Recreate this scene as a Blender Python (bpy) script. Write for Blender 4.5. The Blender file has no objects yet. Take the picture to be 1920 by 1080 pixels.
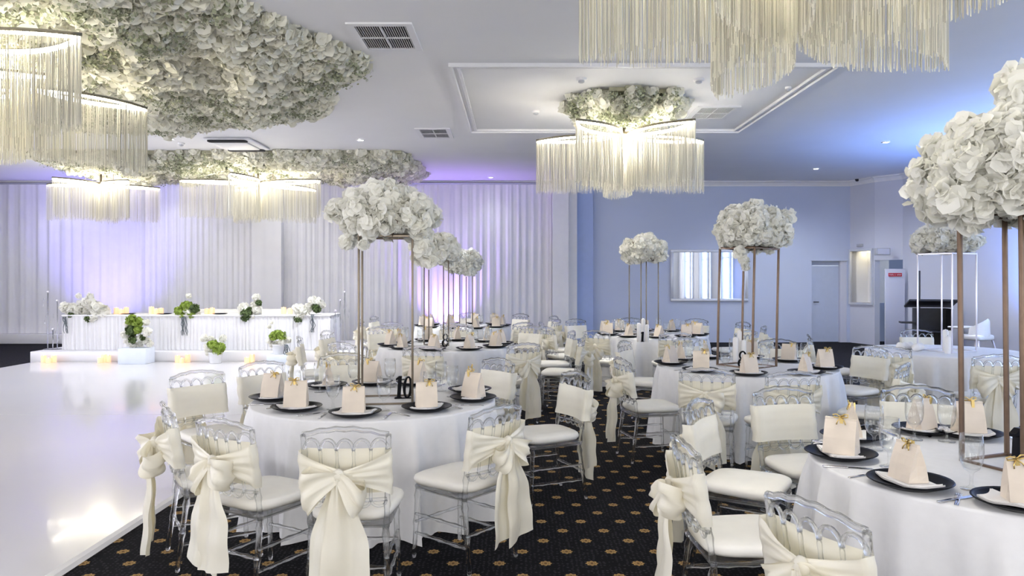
import bpy, bmesh, math, random
from mathutils import Vector, Matrix, Euler
random.seed(7)
S = bpy.context.scene
COL = S.collection
PI = math.pi
R = math.radians

# ------------------------------------------------------------------ camera
EYE = 1.62; FPX = 1400.0; VX, VY = 967.0, 522.0
cam_d = bpy.data.cameras.new('camera'); cam = bpy.data.objects.new('camera', cam_d); COL.objects.link(cam)
cam.location = (0, 0, EYE); cam.rotation_euler = (R(90), 0, 0)
cam_d.sensor_width = 36.0; cam_d.lens = FPX / 1920 * 36
cam_d.shift_x = -(VX - 960) / 1920; cam_d.shift_y = -(540 - VY) / 1920
cam_d.clip_start = 0.05; cam_d.clip_end = 200
S.camera = cam
S.view_settings.view_transform = 'Standard'; S.view_settings.look = 'None'
S.view_settings.gamma = 1.0; S.view_settings.use_curve_mapping = False
S.view_settings.exposure = 0.92
S.cycles.use_light_tree = False
S.cycles.max_bounces = 8; S.cycles.transparent_max_bounces = 14; S.cycles.transmission_bounces = 7
S.cycles.diffuse_bounces = 4; S.cycles.glossy_bounces = 3
S.cycles.use_adaptive_sampling = True; S.cycles.adaptive_threshold = 0.04
S.cycles.sample_clamp_indirect = 6.0
S.cycles.caustics_reflective = False

def at(x, y, Z):
    """point on the horizontal plane of height Z that the photograph shows at pixel x, y"""
    Y = FPX * (EYE - Z) / (y - VY)
    return ((x - VX) / FPX * Y, Y)
def atY(x, y, Y):
    return ((x - VX) / FPX * Y, Y, EYE - (y - VY) / FPX * Y)

# ------------------------------------------------------------------ world and large lights
W = bpy.data.worlds.new('world'); S.world = W; W.use_nodes = True
W.node_tree.nodes['Background'].inputs[0].default_value = (0.75, 0.85, 1.0, 1)
W.node_tree.nodes['Background'].inputs[1].default_value = 0.6

ZC = 4.08          # ceiling
XR = 9.1          # right wall
XL = -13.4         # left wall
YB = 18.9          # back wall
YF = -4.0          # wall behind the camera

def area(name, loc, rot, sx, sy, power, color):
    l = bpy.data.lights.new(name, 'AREA'); l.shape = 'RECTANGLE'; l.size = sx; l.size_y = sy
    l.energy = power; l.color = color
    o = bpy.data.objects.new(name, l); COL.objects.link(o); o.location = loc; o.rotation_euler = rot
    return o
# fill lights added at the openings of the wall behind the camera
for i, x in enumerate((-9.5, -5.2, -0.9, 3.4, 7.0)):
    area('rear_fill_light', (x, YF + 0.15, 1.95), (R(90), 0, 0), 2.6, 2.6, 62, (1.0, 0.95, 0.88))
# added fill lights along the left wall, outside the frame; no windows there
for i, y in enumerate((0.5, 4.5, 8.5, 12.5)):
    area('left_fill_light', (XL + 0.12, y, 2.1), (R(90), 0, R(-90)), 2.6, 3.0, 88, (0.90, 0.90, 1.0))
# ------------------------------------------------------------------ mesh helpers
class MB:
    def __init__(s): s.v = []; s.f = []; s.sm = []
    def add(s, vs, fs, smooth=True):
        b = len(s.v); s.v.extend(vs)
        for f in fs: s.f.append([b + i for i in f]); s.sm.append(smooth)
        return s
    def box(s, x0, x1, y0, y1, z0, z1, M=None):
        vs = [(x, y, z) for x in (x0, x1) for y in (y0, y1) for z in (z0, z1)]
        if M: vs = [tuple(M @ Vector(v)) for v in vs]
        return s.add(vs, [(0,1,3,2),(4,6,7,5),(0,4,5,1),(2,3,7,6),(0,2,6,4),(1,5,7,3)], False)
    def bevbox(s, x0, x1, y0, y1, z0, z1, r, n=3, zr=None):
        """box with rounded vertical corners and softened top and bottom edges"""
        zr = r * .5 if zr is None else zr
        def ring(inset, z):
            out = []
            rr = max(r - inset, 1e-4)
            for cx, cy, a0 in ((x1-r, y1-r, 0), (x0+r, y1-r, 90), (x0+r, y0+r, 180), (x1-r, y0+r, 270)):
                for k in range(n+1):
                    a = R(a0 + 90*k/n); out.append((cx + rr*math.cos(a), cy + rr*math.sin(a), z))
            return out
        rings = [ring(zr, z0), ring(zr*.3, z0+zr*.3), ring(0, z0+zr), ring(0, z1-zr), ring(zr*.3, z1-zr*.3), ring(zr, z1)]
        return s.loft(rings, True, True, True)
    def loft(s, rings, closed=True, cap0=False, cap1=False, smooth=True):
        n = len(rings[0]); vs = [p for r in rings for p in r]; fs = []
        for i in range(len(rings)-1):
            for k in range(n if closed else n-1):
                k2 = (k+1) % n
                fs.append((i*n+k, i*n+k2, (i+1)*n+k2, (i+1)*n+k))
        if cap0: fs.append(tuple(reversed(range(n))))
        if cap1: fs.append(tuple((len(rings)-1)*n + k for k in range(n)))
        return s.add(vs, fs, smooth)
    def lathe(s, prof, n=16, c=(0,0), cap0=False, cap1=False, smooth=True):
        rings = [[(c[0]+r*math.cos(2*PI*k/n), c[1]+r*math.sin(2*PI*k/n), z) for k in range(n)] for r, z in prof]
        return s.loft(rings, True, cap0, cap1, smooth)
    def tube(s, pts, rad, n=8, closed=False, caps=True):
        pts = [Vector(p) for p in pts]; m = len(pts)
        if not hasattr(rad, '__len__'): rad = [rad]*m
        rings = []; prev = None
        for i, p in enumerate(pts):
            if closed: t = pts[(i+1) % m] - pts[i-1]
            else: t = pts[min(i+1, m-1)] - pts[max(i-1, 0)]
            t.normalize()
            if prev is None:
                a = Vector((0,0,1)) if abs(t.z) < .9 else Vector((1,0,0))
                u = t.cross(a).normalized()
            else:
                u = (prev - t*prev.dot(t)).normalized()
            prev = u; w = t.cross(u)
            rings.append([tuple(p + (u*math.cos(2*PI*k/n) + w*math.sin(2*PI*k/n))*rad[i]) for k in range(n)])
        if closed: rings.append(rings[0])
        return s.loft(rings, True, caps and not closed, caps and not closed)
    def grid(s, fn, nu, nv, closed_u=False):
        rows = [[tuple(fn(i/nu, j/nv)) for i in range(nu + (0 if closed_u else 1))] for j in range(nv+1)]
        return s.loft(rows, closed_u)
    def blob(s, c, r, nu=12, nv=8, noise=0, rnd=None):
        c = Vector(c); r = r if hasattr(r, '__len__') else (r, r, r); rnd = rnd or random
        rings = []
        for j in range(nv+1):
            th = PI*(j+0.02)/(nv+.04) ; ring = []
            for i in range(nu):
                ph = 2*PI*i/nu; k = 1 + noise*(rnd.random()-.5)
                ring.append((c.x + r[0]*k*math.sin(th)*math.cos(ph), c.y + r[1]*k*math.sin(th)*math.sin(ph), c.z + r[2]*k*math.cos(th)))
            rings.append(ring)
        return s.loft(rings, True, False, False)
    def merge(s, o, M):
        b = len(s.v); s.v.extend(tuple(M @ Vector(v)) for v in o.v)
        s.f.extend([b+i for i in f] for f in o.f); s.sm.extend(o.sm); return s
    def mesh(s, name, mat):
        me = bpy.data.meshes.new(name); me.from_pydata(s.v, [], s.f)
        me.polygons.foreach_set('use_smooth', s.sm)
        bm = bmesh.new(); bm.from_mesh(me)
        bmesh.ops.recalc_face_normals(bm, faces=bm.faces); bm.to_mesh(me); bm.free()
        if mat: me.materials.append(mat)
        return me
    def build(s, name, mat, parent=None, loc=None, rot=None, scale=None):
        return inst(name, s.mesh(name, mat), parent, loc, rot, scale)

def inst(name, me, parent=None, loc=None, rot=None, scale=None):
    o = bpy.data.objects.new(name, me); COL.objects.link(o)
    if parent: o.parent = parent
    if loc is not None: o.location = loc
    if rot is not None: o.rotation_euler = rot
    if scale is not None: o.scale = scale if hasattr(scale, '__len__') else (scale,)*3
    return o
def tag(o, label, cat, group=None, kind=None):
    if label: o['label'] = label
    if cat: o['category'] = cat
    if group: o['group'] = group
    if kind: o['kind'] = kind
    return o
def thing(name, label, cat, loc=(0,0,0), rz=0, group=None):
    o = inst(name, None, None, loc, (0, 0, rz)); o.empty_display_size = .1
    return tag(o, label, cat, group)
def struct(o, label=None):
    o['kind'] = 'structure'
    if label: o['label'] = label
    return o

# ------------------------------------------------------------------ materials
def newmat(name):
    m = bpy.data.materials.new(name); m.use_nodes = True
    nt = m.node_tree; bsdf = nt.nodes['Principled BSDF']; return m, nt, bsdf
def N(nt, typ, **kw):
    n = nt.nodes.new(typ)
    for k, v in kw.items():
        if k.startswith('i_'): n.inputs[int(k[2:])].default_value = v
        else: setattr(n, k, v)
    return n
def math_(nt, op, a, b=None):
    n = nt.nodes.new('ShaderNodeMath'); n.operation = op
    for i, x in enumerate((a, b)):
        if x is None: continue
        if isinstance(x, (int, float)): n.inputs[i].default_value = x
        else: nt.links.new(x, n.inputs[i])
    return n.outputs[0]
def pmat(name, col, rough=.5, metal=0, var=.06, scale=8, bump=0, bscale=60, coat=0, trans=None, spec=None, sheen=0, island=0):
    """principled material with a little noise in colour and relief; trans = (amount, colour) mixes in translucency"""
    m, nt, b = newmat(name); L = nt.links
    tc = N(nt, 'ShaderNodeTexCoord')
    no = N(nt, 'ShaderNodeTexNoise'); no.inputs['Scale'].default_value = scale; no.inputs['Detail'].default_value = 3
    L.new(tc.outputs['Object'], no.inputs['Vector'])
    rp = N(nt, 'ShaderNodeValToRGB')
    c0 = tuple(max(0, c*(1-var)) for c in col); c1 = tuple(min(1, c*(1+var)) for c in col)
    rp.color_ramp.elements[0].position = .3; rp.color_ramp.elements[1].position = .7
    rp.color_ramp.elements[0].color = (*c0, 1); rp.color_ramp.elements[1].color = (*c1, 1)
    fac = no.outputs['Fac']
    if island:      # each petal / strand has its own tone
        ge = N(nt, 'ShaderNodeNewGeometry'); fac = math_(nt, 'ADD', math_(nt, 'MULTIPLY', no.outputs['Fac'], 1-island), math_(nt, 'MULTIPLY', ge.outputs['Random Per Island'], island))
    L.new(fac, rp.inputs['Fac']); L.new(rp.outputs['Color'], b.inputs['Base Color'])
    b.inputs['Roughness'].default_value = rough; b.inputs['Metallic'].default_value = metal
    if coat: b.inputs['Coat Weight'].default_value = coat; b.inputs['Coat Roughness'].default_value = .05
    if spec is not None: b.inputs['Specular IOR Level'].default_value = spec
    if sheen: b.inputs['Sheen Weight'].default_value = sheen
    if bump:
        n2 = N(nt, 'ShaderNodeTexNoise'); n2.inputs['Scale'].default_value = bscale
        L.new(tc.outputs['Object'], n2.inputs['Vector'])
        bp = N(nt, 'ShaderNodeBump'); bp.inputs['Strength'].default_value = bump; bp.inputs['Distance'].default_value = .01
        L.new(n2.outputs['Fac'], bp.inputs['Height']); L.new(bp.outputs['Normal'], b.inputs['Normal'])
    if trans:
        tr = N(nt, 'ShaderNodeBsdfTranslucent'); tr.inputs['Color'].default_value = (*trans[1], 1)
        mx = N(nt, 'ShaderNodeMixShader'); mx.inputs[0].default_value = trans[0]
        L.new(b.outputs[0], mx.inputs[1]); L.new(tr.outputs[0], mx.inputs[2])
        L.new(mx.outputs[0], nt.nodes['Material Output'].inputs['Surface'])
    return m
def emat(name, col, strength):
    m, nt, b = newmat(name)
    b.inputs['Base Color'].default_value = (*col, 1)
    b.inputs['Emission Color'].default_value = (*col, 1); b.inputs['Emission Strength'].default_value = strength
    return m
def glassmat(name, tint, ior, mixt):
    """clear plastic / glass: part real refraction, part straight-through, fresnel gloss"""
    m, nt, b = newmat(name); L = nt.links
    nt.nodes.remove(b)
    g = N(nt, 'ShaderNodeBsdfGlass'); g.inputs['IOR'].default_value = ior; g.inputs['Roughness'].default_value = .02
    g.inputs['Color'].default_value = (*tint, 1)
    t = N(nt, 'ShaderNodeBsdfTransparent'); t.inputs['Color'].default_value = (*tint, 1)
    mx = N(nt, 'ShaderNodeMixShader'); mx.inputs[0].default_value = mixt
    L.new(g.outputs[0], mx.inputs[1]); L.new(t.outputs[0], mx.inputs[2])
    L.new(mx.outputs[0], nt.nodes['Material Output'].inputs['Surface'])
    return m

M = {}
M['ceiling'] = pmat('ceiling_paint', (.86, .86, .88), .75, var=.012, scale=1.5)
M['wallblue'] = pmat('blue_grey_wall_paint', (.56, .62, .78), .7, var=.02, scale=1.2)
M['wallgrey'] = pmat('lavender_grey_wall_paint', (.64, .66, .76), .7, var=.02, scale=1.2)
M['doorpaint'] = pmat('door_paint', (.50, .56, .70), .5, var=.02)
M['trim'] = pmat('white_trim_paint', (.82, .82, .84), .5, var=.015)
M['drape'] = pmat('sheer_white_drape', (.88, .88, .92), .8, var=.02, scale=3, trans=(.15, (.9, .9, .95)))
M['cloth'] = pmat('white_tablecloth', (.80, .80, .82), .85, var=.02, scale=20, bump=.05, bscale=400)
M['skirt'] = pmat('white_table_skirt', (.74, .74, .77), .8, var=.02)
M['satin'] = pmat('ivory_satin', (.88, .855, .765), .40, var=.03, scale=6, trans=(.20, (.97, .86, .55)), sheen=.2)
M['cushion'] = pmat('ivory_cushion', (.86, .84, .79), .7, var=.02, scale=10)
M['petal'] = pmat('white_silk_petal', (.93, .925, .88), .7, var=.06, scale=6, trans=(.34, (.98, .97, .88)), island=.7)
M['petal_cream'] = pmat('cream_silk_petal', (.86, .85, .76), .75, var=.14, scale=5, trans=(.2, (.95, .92, .72)), island=.6)
M['filler'] = pmat('grey_green_filler_sprigs', (.34, .36, .24), .8, var=.35, scale=14)
M['backing'] = pmat('flower_panel_backing', (.42, .41, .30), .9, var=.2, scale=6)
M['moss'] = pmat('green_moss_leaf', (.27, .37, .06), .7, var=.4, scale=9, trans=(.2, (.4, .55, .08)))
M['darkmoss'] = pmat('dark_green_moss', (.07, .11, .03), .7, var=.35, scale=12)
M['root'] = pmat('grey_root', (.13, .15, .17), .8, var=.2)
M['twig'] = pmat('brown_twig', (.12, .08, .05), .8, var=.2)
M['brass'] = pmat('brushed_brass', (.22, .185, .145), .42, metal=1, var=.08, scale=20)
M['rosegold'] = pmat('rose_gold_tube', (.20, .138, .10), .45, metal=.8, var=.08, scale=20)
M['silvertube'] = pmat('pale_silver_tube', (.85, .82, .88), .3, metal=.6, var=.05)
M['fringe'] = pmat('champagne_chain', (.79, .76, .66), .4, metal=.1, var=.28, scale=30, trans=(.2, (1, .97, .88)), island=.9)
M['bronze'] = pmat('dark_bronze_band', (.20, .18, .13), .4, metal=.8, var=.1)
M['led'] = emat('warm_led_strip', (1.0, .94, .80), 13)
M['black'] = pmat('black_glaze', (.006, .0065, .009), .34, var=.2, scale=5, spec=.10)
M['blackmatt'] = pmat('black_matt', (.015, .015, .02), .5, var=.2)
M['napkin'] = pmat('white_napkin', (.87, .85, .84), .85, var=.02, bump=.06, bscale=300)
M['paper'] = pmat('cream_paper_bag', (.78, .69, .59), .75, var=.04, scale=14, trans=(.08, (.95, .8, .6)))
M['gold'] = pmat('gold_clip', (.75, .56, .22), .3, metal=1, var=.1)
M['chrome'] = pmat('polished_steel', (.75, .75, .78), .14, metal=1, var=.04)
M['wax'] = pmat('white_candle_wax', (.92, .91, .90), .5, var=.02, trans=(.2, (1, .95, .9)))
M['glow'] = emat('glowing_candle_wax', (1.0, .60, .35), .30)
M['flame'] = emat('candle_flame', (1.0, .8, .45), 4)
M['pot'] = pmat('white_ceramic_pot', (.82, .83, .86), .5, var=.02)
M['boxpaint'] = pmat('pale_blue_box', (.70, .76, .86), .6, var=.02)
M['stage'] = pmat('white_stage_laminate', (.72, .72, .75), .35, var=.01)
M['dance'] = pmat('gloss_white_dance_floor', (.70, .69, .72), .16, var=.012, scale=.6, coat=.3)
M['dark'] = pmat('dark_void', (.01, .01, .012), .8, var=.1)
M['plastic'] = pmat('white_plastic', (.82, .82, .82), .45, var=.02)
M['sensor'] = pmat('grey_plastic', (.45, .46, .50), .5, var=.05)
M['red'] = pmat('red_sign', (.55, .03, .06), .5, var=.05)
M['acrylic'] = glassmat('clear_acrylic', (.98, .985, .99), 1.42, .48)
def thinglass(name):
    m, nt, b = newmat(name); L = nt.links; nt.nodes.remove(b)
    g = N(nt, 'ShaderNodeBsdfGlossy'); g.inputs['Roughness'].default_value = .03
    t = N(nt, 'ShaderNodeBsdfTransparent'); t.inputs['Color'].default_value = (.985, .99, .99, 1)
    f = N(nt, 'ShaderNodeLayerWeight'); f.inputs['Blend'].default_value = .5
    mx = N(nt, 'ShaderNodeMixShader'); L.new(math_(nt, 'ADD', .05, math_(nt, 'MULTIPLY', .75, math_(nt, 'POWER', f.outputs['Facing'], 3.0))), mx.inputs[0]); L.new(t.outputs[0], mx.inputs[1]); L.new(g.outputs[0], mx.inputs[2])
    L.new(mx.outputs[0], nt.nodes['Material Output'].inputs['Surface']); return m
M['glass'] = thinglass('clear_thin_glass')
M['mirror'] = pmat('mirror_silver', (.90, .92, .93), .015, metal=1, var=.0)
M['frame'] = pmat('silver_white_frame', (.70, .72, .78), .35, metal=.3, var=.04)
M['lamp'] = emat('downlight_lens', (1, .97, .92), 25)
M['pane'] = emat('window_daylight', (.60, .76, 1.0), 2.6)
M['nichelamp'] = emat('niche_strip_light', (1.0, .90, .62), 3.0)

# carpet: dark navy with staggered gold medallions and small grey flecks
def carpet():
    m, nt, b = newmat('navy_carpet_gold_medallions'); L = nt.links
    g = N(nt, 'ShaderNodeNewGeometry'); sx = N(nt, 'ShaderNodeSeparateXYZ'); L.new(g.outputs['Position'], sx.inputs[0])
    PX, PY = .263, .366
    def lat(ox, oy):
        u = math_(nt, 'DIVIDE', math_(nt, 'SUBTRACT', sx.outputs[0], ox), PX)
        v = math_(nt, 'DIVIDE', math_(nt, 'SUBTRACT', sx.outputs[1], oy), PY)
        du = math_(nt, 'MULTIPLY', math_(nt, 'SUBTRACT', u, math_(nt, 'ROUND', u)), PX)
        dv = math_(nt, 'MULTIPLY', math_(nt, 'SUBTRACT', v, math_(nt, 'ROUND', v)), PY)
        r = math_(nt, 'SQRT', math_(nt, 'ADD', math_(nt, 'MULTIPLY', du, du), math_(nt, 'MULTIPLY', dv, dv)))
        a = math_(nt, 'ARCTAN2', dv, du)
        w = math_(nt, 'ADD', 1.0, math_(nt, 'MULTIPLY', math_(nt, 'COSINE', math_(nt, 'MULTIPLY', a, 8.0)), .13))
        return math_(nt, 'DIVIDE', r, w), a
    r1, a1 = lat(.17, 4.245); r2, a2 = lat(.17 + PX/2, 4.245 + PY/2)
    d = math_(nt, 'MINIMUM', r1, r2)
    # no medallions at the far and left ends: shade there put into the colour
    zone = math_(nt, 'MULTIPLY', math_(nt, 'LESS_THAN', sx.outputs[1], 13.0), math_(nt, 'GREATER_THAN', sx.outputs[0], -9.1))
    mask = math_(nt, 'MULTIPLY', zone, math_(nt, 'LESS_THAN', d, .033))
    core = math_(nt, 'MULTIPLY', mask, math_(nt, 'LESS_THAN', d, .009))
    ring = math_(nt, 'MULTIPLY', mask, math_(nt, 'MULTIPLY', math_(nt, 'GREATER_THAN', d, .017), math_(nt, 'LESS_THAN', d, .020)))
    vo = N(nt, 'ShaderNodeTexVoronoi'); vo.inputs['Scale'].default_value = 38; vo.inputs['Randomness'].default_value = .35
    L.new(g.outputs['Position'], vo.inputs['Vector'])
    fleck = math_(nt, 'LESS_THAN', vo.outputs['Distance'], .30)
    no = N(nt, 'ShaderNodeTexNoise'); no.inputs['Scale'].default_value = 130; no.inputs['Detail'].default_value = 2
    L.new(g.outputs['Position'], no.inputs['Vector'])
    m1 = N(nt, 'ShaderNodeMixRGB'); m1.inputs[1].default_value = (.004, .004, .006, 1); m1.inputs[2].default_value = (.026, .025, .031, 1)
    L.new(fleck, m1.inputs[0])
    gold = N(nt, 'ShaderNodeMixRGB'); gold.inputs[1].default_value = (.20, .11, .035, 1); gold.inputs[2].default_value = (.56, .38, .16, 1)
    L.new(no.outputs['Fac'], gold.inputs[0])
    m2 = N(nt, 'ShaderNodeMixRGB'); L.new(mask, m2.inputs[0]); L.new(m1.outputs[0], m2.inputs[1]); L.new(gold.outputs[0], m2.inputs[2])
    m3 = N(nt, 'ShaderNodeMixRGB'); L.new(math_(nt, 'MAXIMUM', core, ring), m3.inputs[0]); L.new(m2.outputs[0], m3.inputs[1]); m3.inputs[2].default_value = (.10, .05, .02, 1)
    L.new(m3.outputs[0], b.inputs['Base Color']); b.inputs['Roughness'].default_value = .95; b.inputs['Specular IOR Level'].default_value = .15
    return m
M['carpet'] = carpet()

# ================================================================== THE ROOM
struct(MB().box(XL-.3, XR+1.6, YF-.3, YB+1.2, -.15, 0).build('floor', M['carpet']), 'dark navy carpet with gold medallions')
struct(MB().box(XL-.3, XR+1.6, YF-.3, YB+1.2, ZC, ZC+.15).build('ceiling', M['ceiling']), 'white plaster ceiling')
struct(MB().box(XL-.15, XL, YF-.3, YB+.3, 0, ZC).build('wall_left', M['trim']))
# back wall: drape side, and the blue wall with its door opening
XD0 = (1522-VX)/FPX*YB; XD1 = (1588-VX)/FPX*YB      # door opening
XCOR = (1594-VX)/FPX*YB
DH = 2.06
bw = MB(); bw.box(XL-.15, XD0, YB, YB+.15, 0, ZC); bw.box(XD0, XD1, YB, YB+.15, DH, ZC); bw.box(XD1, XCOR+.02, YB, YB+.15, 0, ZC)
struct(bw.build('wall_back', M['wallblue']))
# rear wall with window openings, behind the camera
rw = MB(); xs = [XL] + [v for x in (-9.5, -5.2, -.9, 3.4, 7.0) for v in (x-1.35, x+1.35)] + [XR]
for i in range(0, len(xs)-1, 2): rw.box(xs[i], xs[i+1], YF-.15, YF, 0, ZC)
for i in range(1, len(xs)-1, 2): rw.box(xs[i], xs[i+1], YF-.15, YF, 0, .6); rw.box(xs[i], xs[i+1], YF-.15, YF, 3.3, ZC)
struct(rw.build('wall_rear', M['trim']))
# angled wall with the lit niche, then the doorway return, then the right wall
A = Vector((XCOR, YB, 0)); B = Vector(((1640-VX)/FPX*18.1, 18.1, 0))
dirAB = (B-A).normalized(); nrm = Vector((dirAB.y, -dirAB.x, 0))   # faces the room
def wall_seg(mb, P, Q, z0, z1, t=.15):
    d = (Q-P).normalized(); n = Vector((d.y, -d.x, 0))
    o = -n*t
    vs = [P, Q, Q+o, P+o]; vs = [(p.x, p.y, z) for z in (z0, z1) for p in vs]
    mb.add(vs, [(0,1,2,3),(7,6,5,4),(0,4,5,1),(1,5,6,2),(2,6,7,3),(3,7,4,0)], False)
wl = (B-A).length
mA = MB(); n0, n1 = .06*wl, .90*wl; nz0, nz1 = 1.02, 2.30
wall_seg(mA, A, A+dirAB*n0, 0, ZC); wall_seg(mA, A+dirAB*n1, B, 0, ZC)
wall_seg(mA, A+dirAB*n0, A+dirAB*n1, 0, nz0); wall_seg(mA, A+dirAB*n0, A+dirAB*n1, nz1, ZC)
struct(mA.build('wall_corner', M['wallgrey']), 'angled grey wall holding the lit niche')
C1 = Vector((XR, 16.3, 0))
mR = MB(); wall_seg(mR, B, Vector((XR, 17.55, 0)), 2.06, ZC)          # over the doorway
yw = [(-2.4, -.8), (1.2, 2.8), (4.8, 6.4), (8.4, 10.0), (11.4, 13.0)]
ys = [YF] + [v for p in yw for v in p] + [17.55]
for i in range(0, len(ys)-1, 2): mR.box(XR, XR+.15, ys[i], ys[i+1], 0, ZC)
for a, b_ in yw: mR.box(XR, XR+.15, a, b_, 0, .55); mR.box(XR, XR+.15, a, b_, 3.6, ZC)
struct(mR.build('wall_right', M['wallgrey']))
mp = MB(); mp.box(B.x+.02, XR+1.2, 19.2, 19.3, 0, ZC); mp.box(XR+1.1, XR+1.2, 17.55, 19.2, 0, ZC)
struct(mp.build('wall_passage', M['wallblue']), 'blue-grey wall inside the doorway beside the niche')
# doors
d1 = MB().box(XD0+.02, XD1-.17, YB+.10, YB+.14, 0.01, DH-.12).build('door_1', M['doorpaint'])
struct(d1, 'blue-grey flush door in the back wall')
MB().tube([(XD0+.09, YB+.10, 1.02), (XD0+.09, YB+.05, 1.02), (XD0+.20, YB+.05, 1.02)], .012).build('door_handle', M['blackmatt'], d1)
MB().box(XD0+.02, XD1-.17, YB+.09, YB+.14, DH-.11, DH).build('transom_panel', M['doorpaint'], d1)
struct(MB().box(XD1-.16, XD1, YB+.02, YB+.16, 0, DH).build('trim_1', M['wallgrey']), 'grey reveal beside the back door')
struct(MB().box(XD0-.03, XD1+.03, YB-.02, YB+.1, DH, DH+.035).build('trim_2', M['wallblue']), 'shallow ledge above the back door')
x0, y0, _ = atY(1660, 505, 17.3); x1 = (1697-VX)/FPX*17.3
dl = struct(MB().bevbox(x0, x1, 17.3, 17.345, .02, 1.84, .01).build('door_2', M['wallgrey']), 'pale door leaf standing open with a red sign')
sg = MB().box((1666-VX)/FPX*17.29, (1691-VX)/FPX*17.29, 17.285, 17.298, 1.665, 1.745).build('door_sign', M['red'], dl)
txt = MB(); rs = random.Random(3)
xx = (1667.5-VX)/FPX*17.29
for k in range(11):
    w = .018
    if k not in (4, 6): txt.box(xx, xx+w*.35, 17.281, 17.285, 1.688, 1.722); txt.box(xx, xx+w, 17.281, 17.285, 1.714 - .02*(k % 2), 1.722 - .02*(k % 2))
    xx += .0255
txt.build('sign_lettering', M['plastic'], sg)
# lit niche in the angled wall: a hatch through to a bright room
nc = MB(); nb = -nrm*.45
def npt(s, z, back=0): p = A + dirAB*s - nrm*back; return (p.x, p.y, z)
for (s0, z0, s1, z1) in ((n0, nz0, n1, nz0), (n1, nz0, n1, nz1), (n1, nz1, n0, nz1), (n0, nz1, n0, nz0)):
    nc.add([npt(s0, z0), npt(s1, z1), npt(s1, z1, .5), npt(s0, z0, .5)], [(0,1,2,3)], False)
nc.add([npt(n0, nz0, .5), npt(n1, nz0, .5), npt(n1, nz1, .5), npt(n0, nz1, .5)], [(0,1,2,3)], False)
w1 = struct(nc.build('window_1', M['trim']), 'tall lit niche in the angled wall')
fr = MB(); fw = .05
for (s0, s1, z0, z1) in ((n0-fw, n1+fw, nz0-fw, nz0), (n0-fw, n1+fw, nz1, nz1+fw), (n0-fw, n0, nz0, nz1), (n1, n1+fw, nz0, nz1)):
    P = A + dirAB*s0; Q = A + dirAB*s1
    wall_seg(fr, P + nrm*.05, Q + nrm*.05, z0, z1, .06)
fr.build('window_frame', M['frame'], w1)
tl = MB(); tl.add([npt(n0+.02, nz1-.03, .3), npt(n1-.02, nz1-.03, .3), npt(n1-.02, nz1-.03, .42), npt(n0+.02, nz1-.03, .42)], [(0,1,2,3)], False)
tl.build('niche_light', M['nichelamp'], w1)
pc = MB(); wall_seg(pc, A + dirAB*(n0+.5*(n1-n0)) - nrm*.46, A + dirAB*(n0+.86*(n1-n0)) - nrm*.46, 1.20, 1.62, .02)
pc.build('picture_panel', M['wax'], w1)
pr = MB(); c = A + dirAB*(n0+.68*(n1-n0)) - nrm*.455; pr.blob((c.x, c.y, 1.46), (.045, .02, .05), 10, 6); pr.build('picture_motif', M['sensor'], w1)
# small ceiling sensor over niche and beige speaker box over the doorway
p = A + dirAB*(.45*wl) + nrm*.03
tag(MB().bevbox(-.09, .09, -.03, .03, -.035, .035, .012).build('wall_sensor', M['sensor'], None, (p.x, p.y, 2.44), (0, 0, math.atan2(dirAB.y, dirAB.x))), 'small grey sensor on the wall above the lit niche', 'sensor')
p = Vector(atY(1655, 472, 17.55)); ws = thing('wall_speaker', 'grey box speaker on the wall above the doorway', 'speaker', (p.x, p.y+.02, p.z-.08), 0)
MB().bevbox(-.17, .17, -.06, .06, 0, .17, .02).build('cabinet', M['sensor'], ws); MB().box(-.14, .14, -.066, -.06, .02, .15).build('grille', M['wallgrey'], ws)
p = atY(1607, 341, 18.5)
tag(MB().lathe([(.001, -.06), (.035, -.05), (.045, -.02), (.05, 0)], 14).build('dome_camera', M['blackmatt'], None, (p[0], p[1], ZC)), 'small black dome camera at the ceiling corner', 'camera')

# side windows (frame + bright pane) and sheer curtains beside them
for i, (a, b_) in enumerate(yw):
    w = struct(MB().box(XR+.10, XR+.13, a, b_, .55, 3.6).build('window_%d' % (i+2), M['pane']), 'tall daylit window in the right wall')
    f = MB()
    for y_ in (a, (a+b_)/2-.025, b_-.05): f.box(XR+.04, XR+.10, y_, y_+.05, .55, 3.6)
    f.box(XR+.04, XR+.10, a, b_, .55, .6); f.box(XR+.04, XR+.10, a, b_, 2.5, 2.55); f.box(XR+.04, XR+.10, a, b_, 3.55, 3.6)
    f.build('window_frame', M['trim'], w)

# cornice and skirting
def cornice(name, P, Q, h=.13, d=.11):
    P = Vector(P); Q = Vector(Q); dv = (Q-P).normalized(); n = Vector((dv.y, -dv.x, 0))
    prof = [(0, -h), (.02, -h), (.025, -h*.72), (d*.55, -h*.32), (d*.9, -.03), (d, -.03), (d, 0), (0, 0)]
    mb = MB(); mb.loft([[tuple(X + n*u + Vector((0, 0, ZC+v-.001))) for u, v in prof] for X in (P, Q)], True, True, True, False)
    return struct(mb.build(name, M['trim']))
cornice('trim_3', (XL, YB, 0), A); cornice('trim_4', A, B); cornice('trim_5', B, (XR, 17.55, 0)); cornice('trim_6', (XR, 17.55, 0), (XR, YF, 0))
struct(MB().bevbox(XL, -8.6, YB-.42, YB-.01, 0, .235, .02).build('baseboard_back', M['stage']), 'low white plinth under the left drapes')
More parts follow.
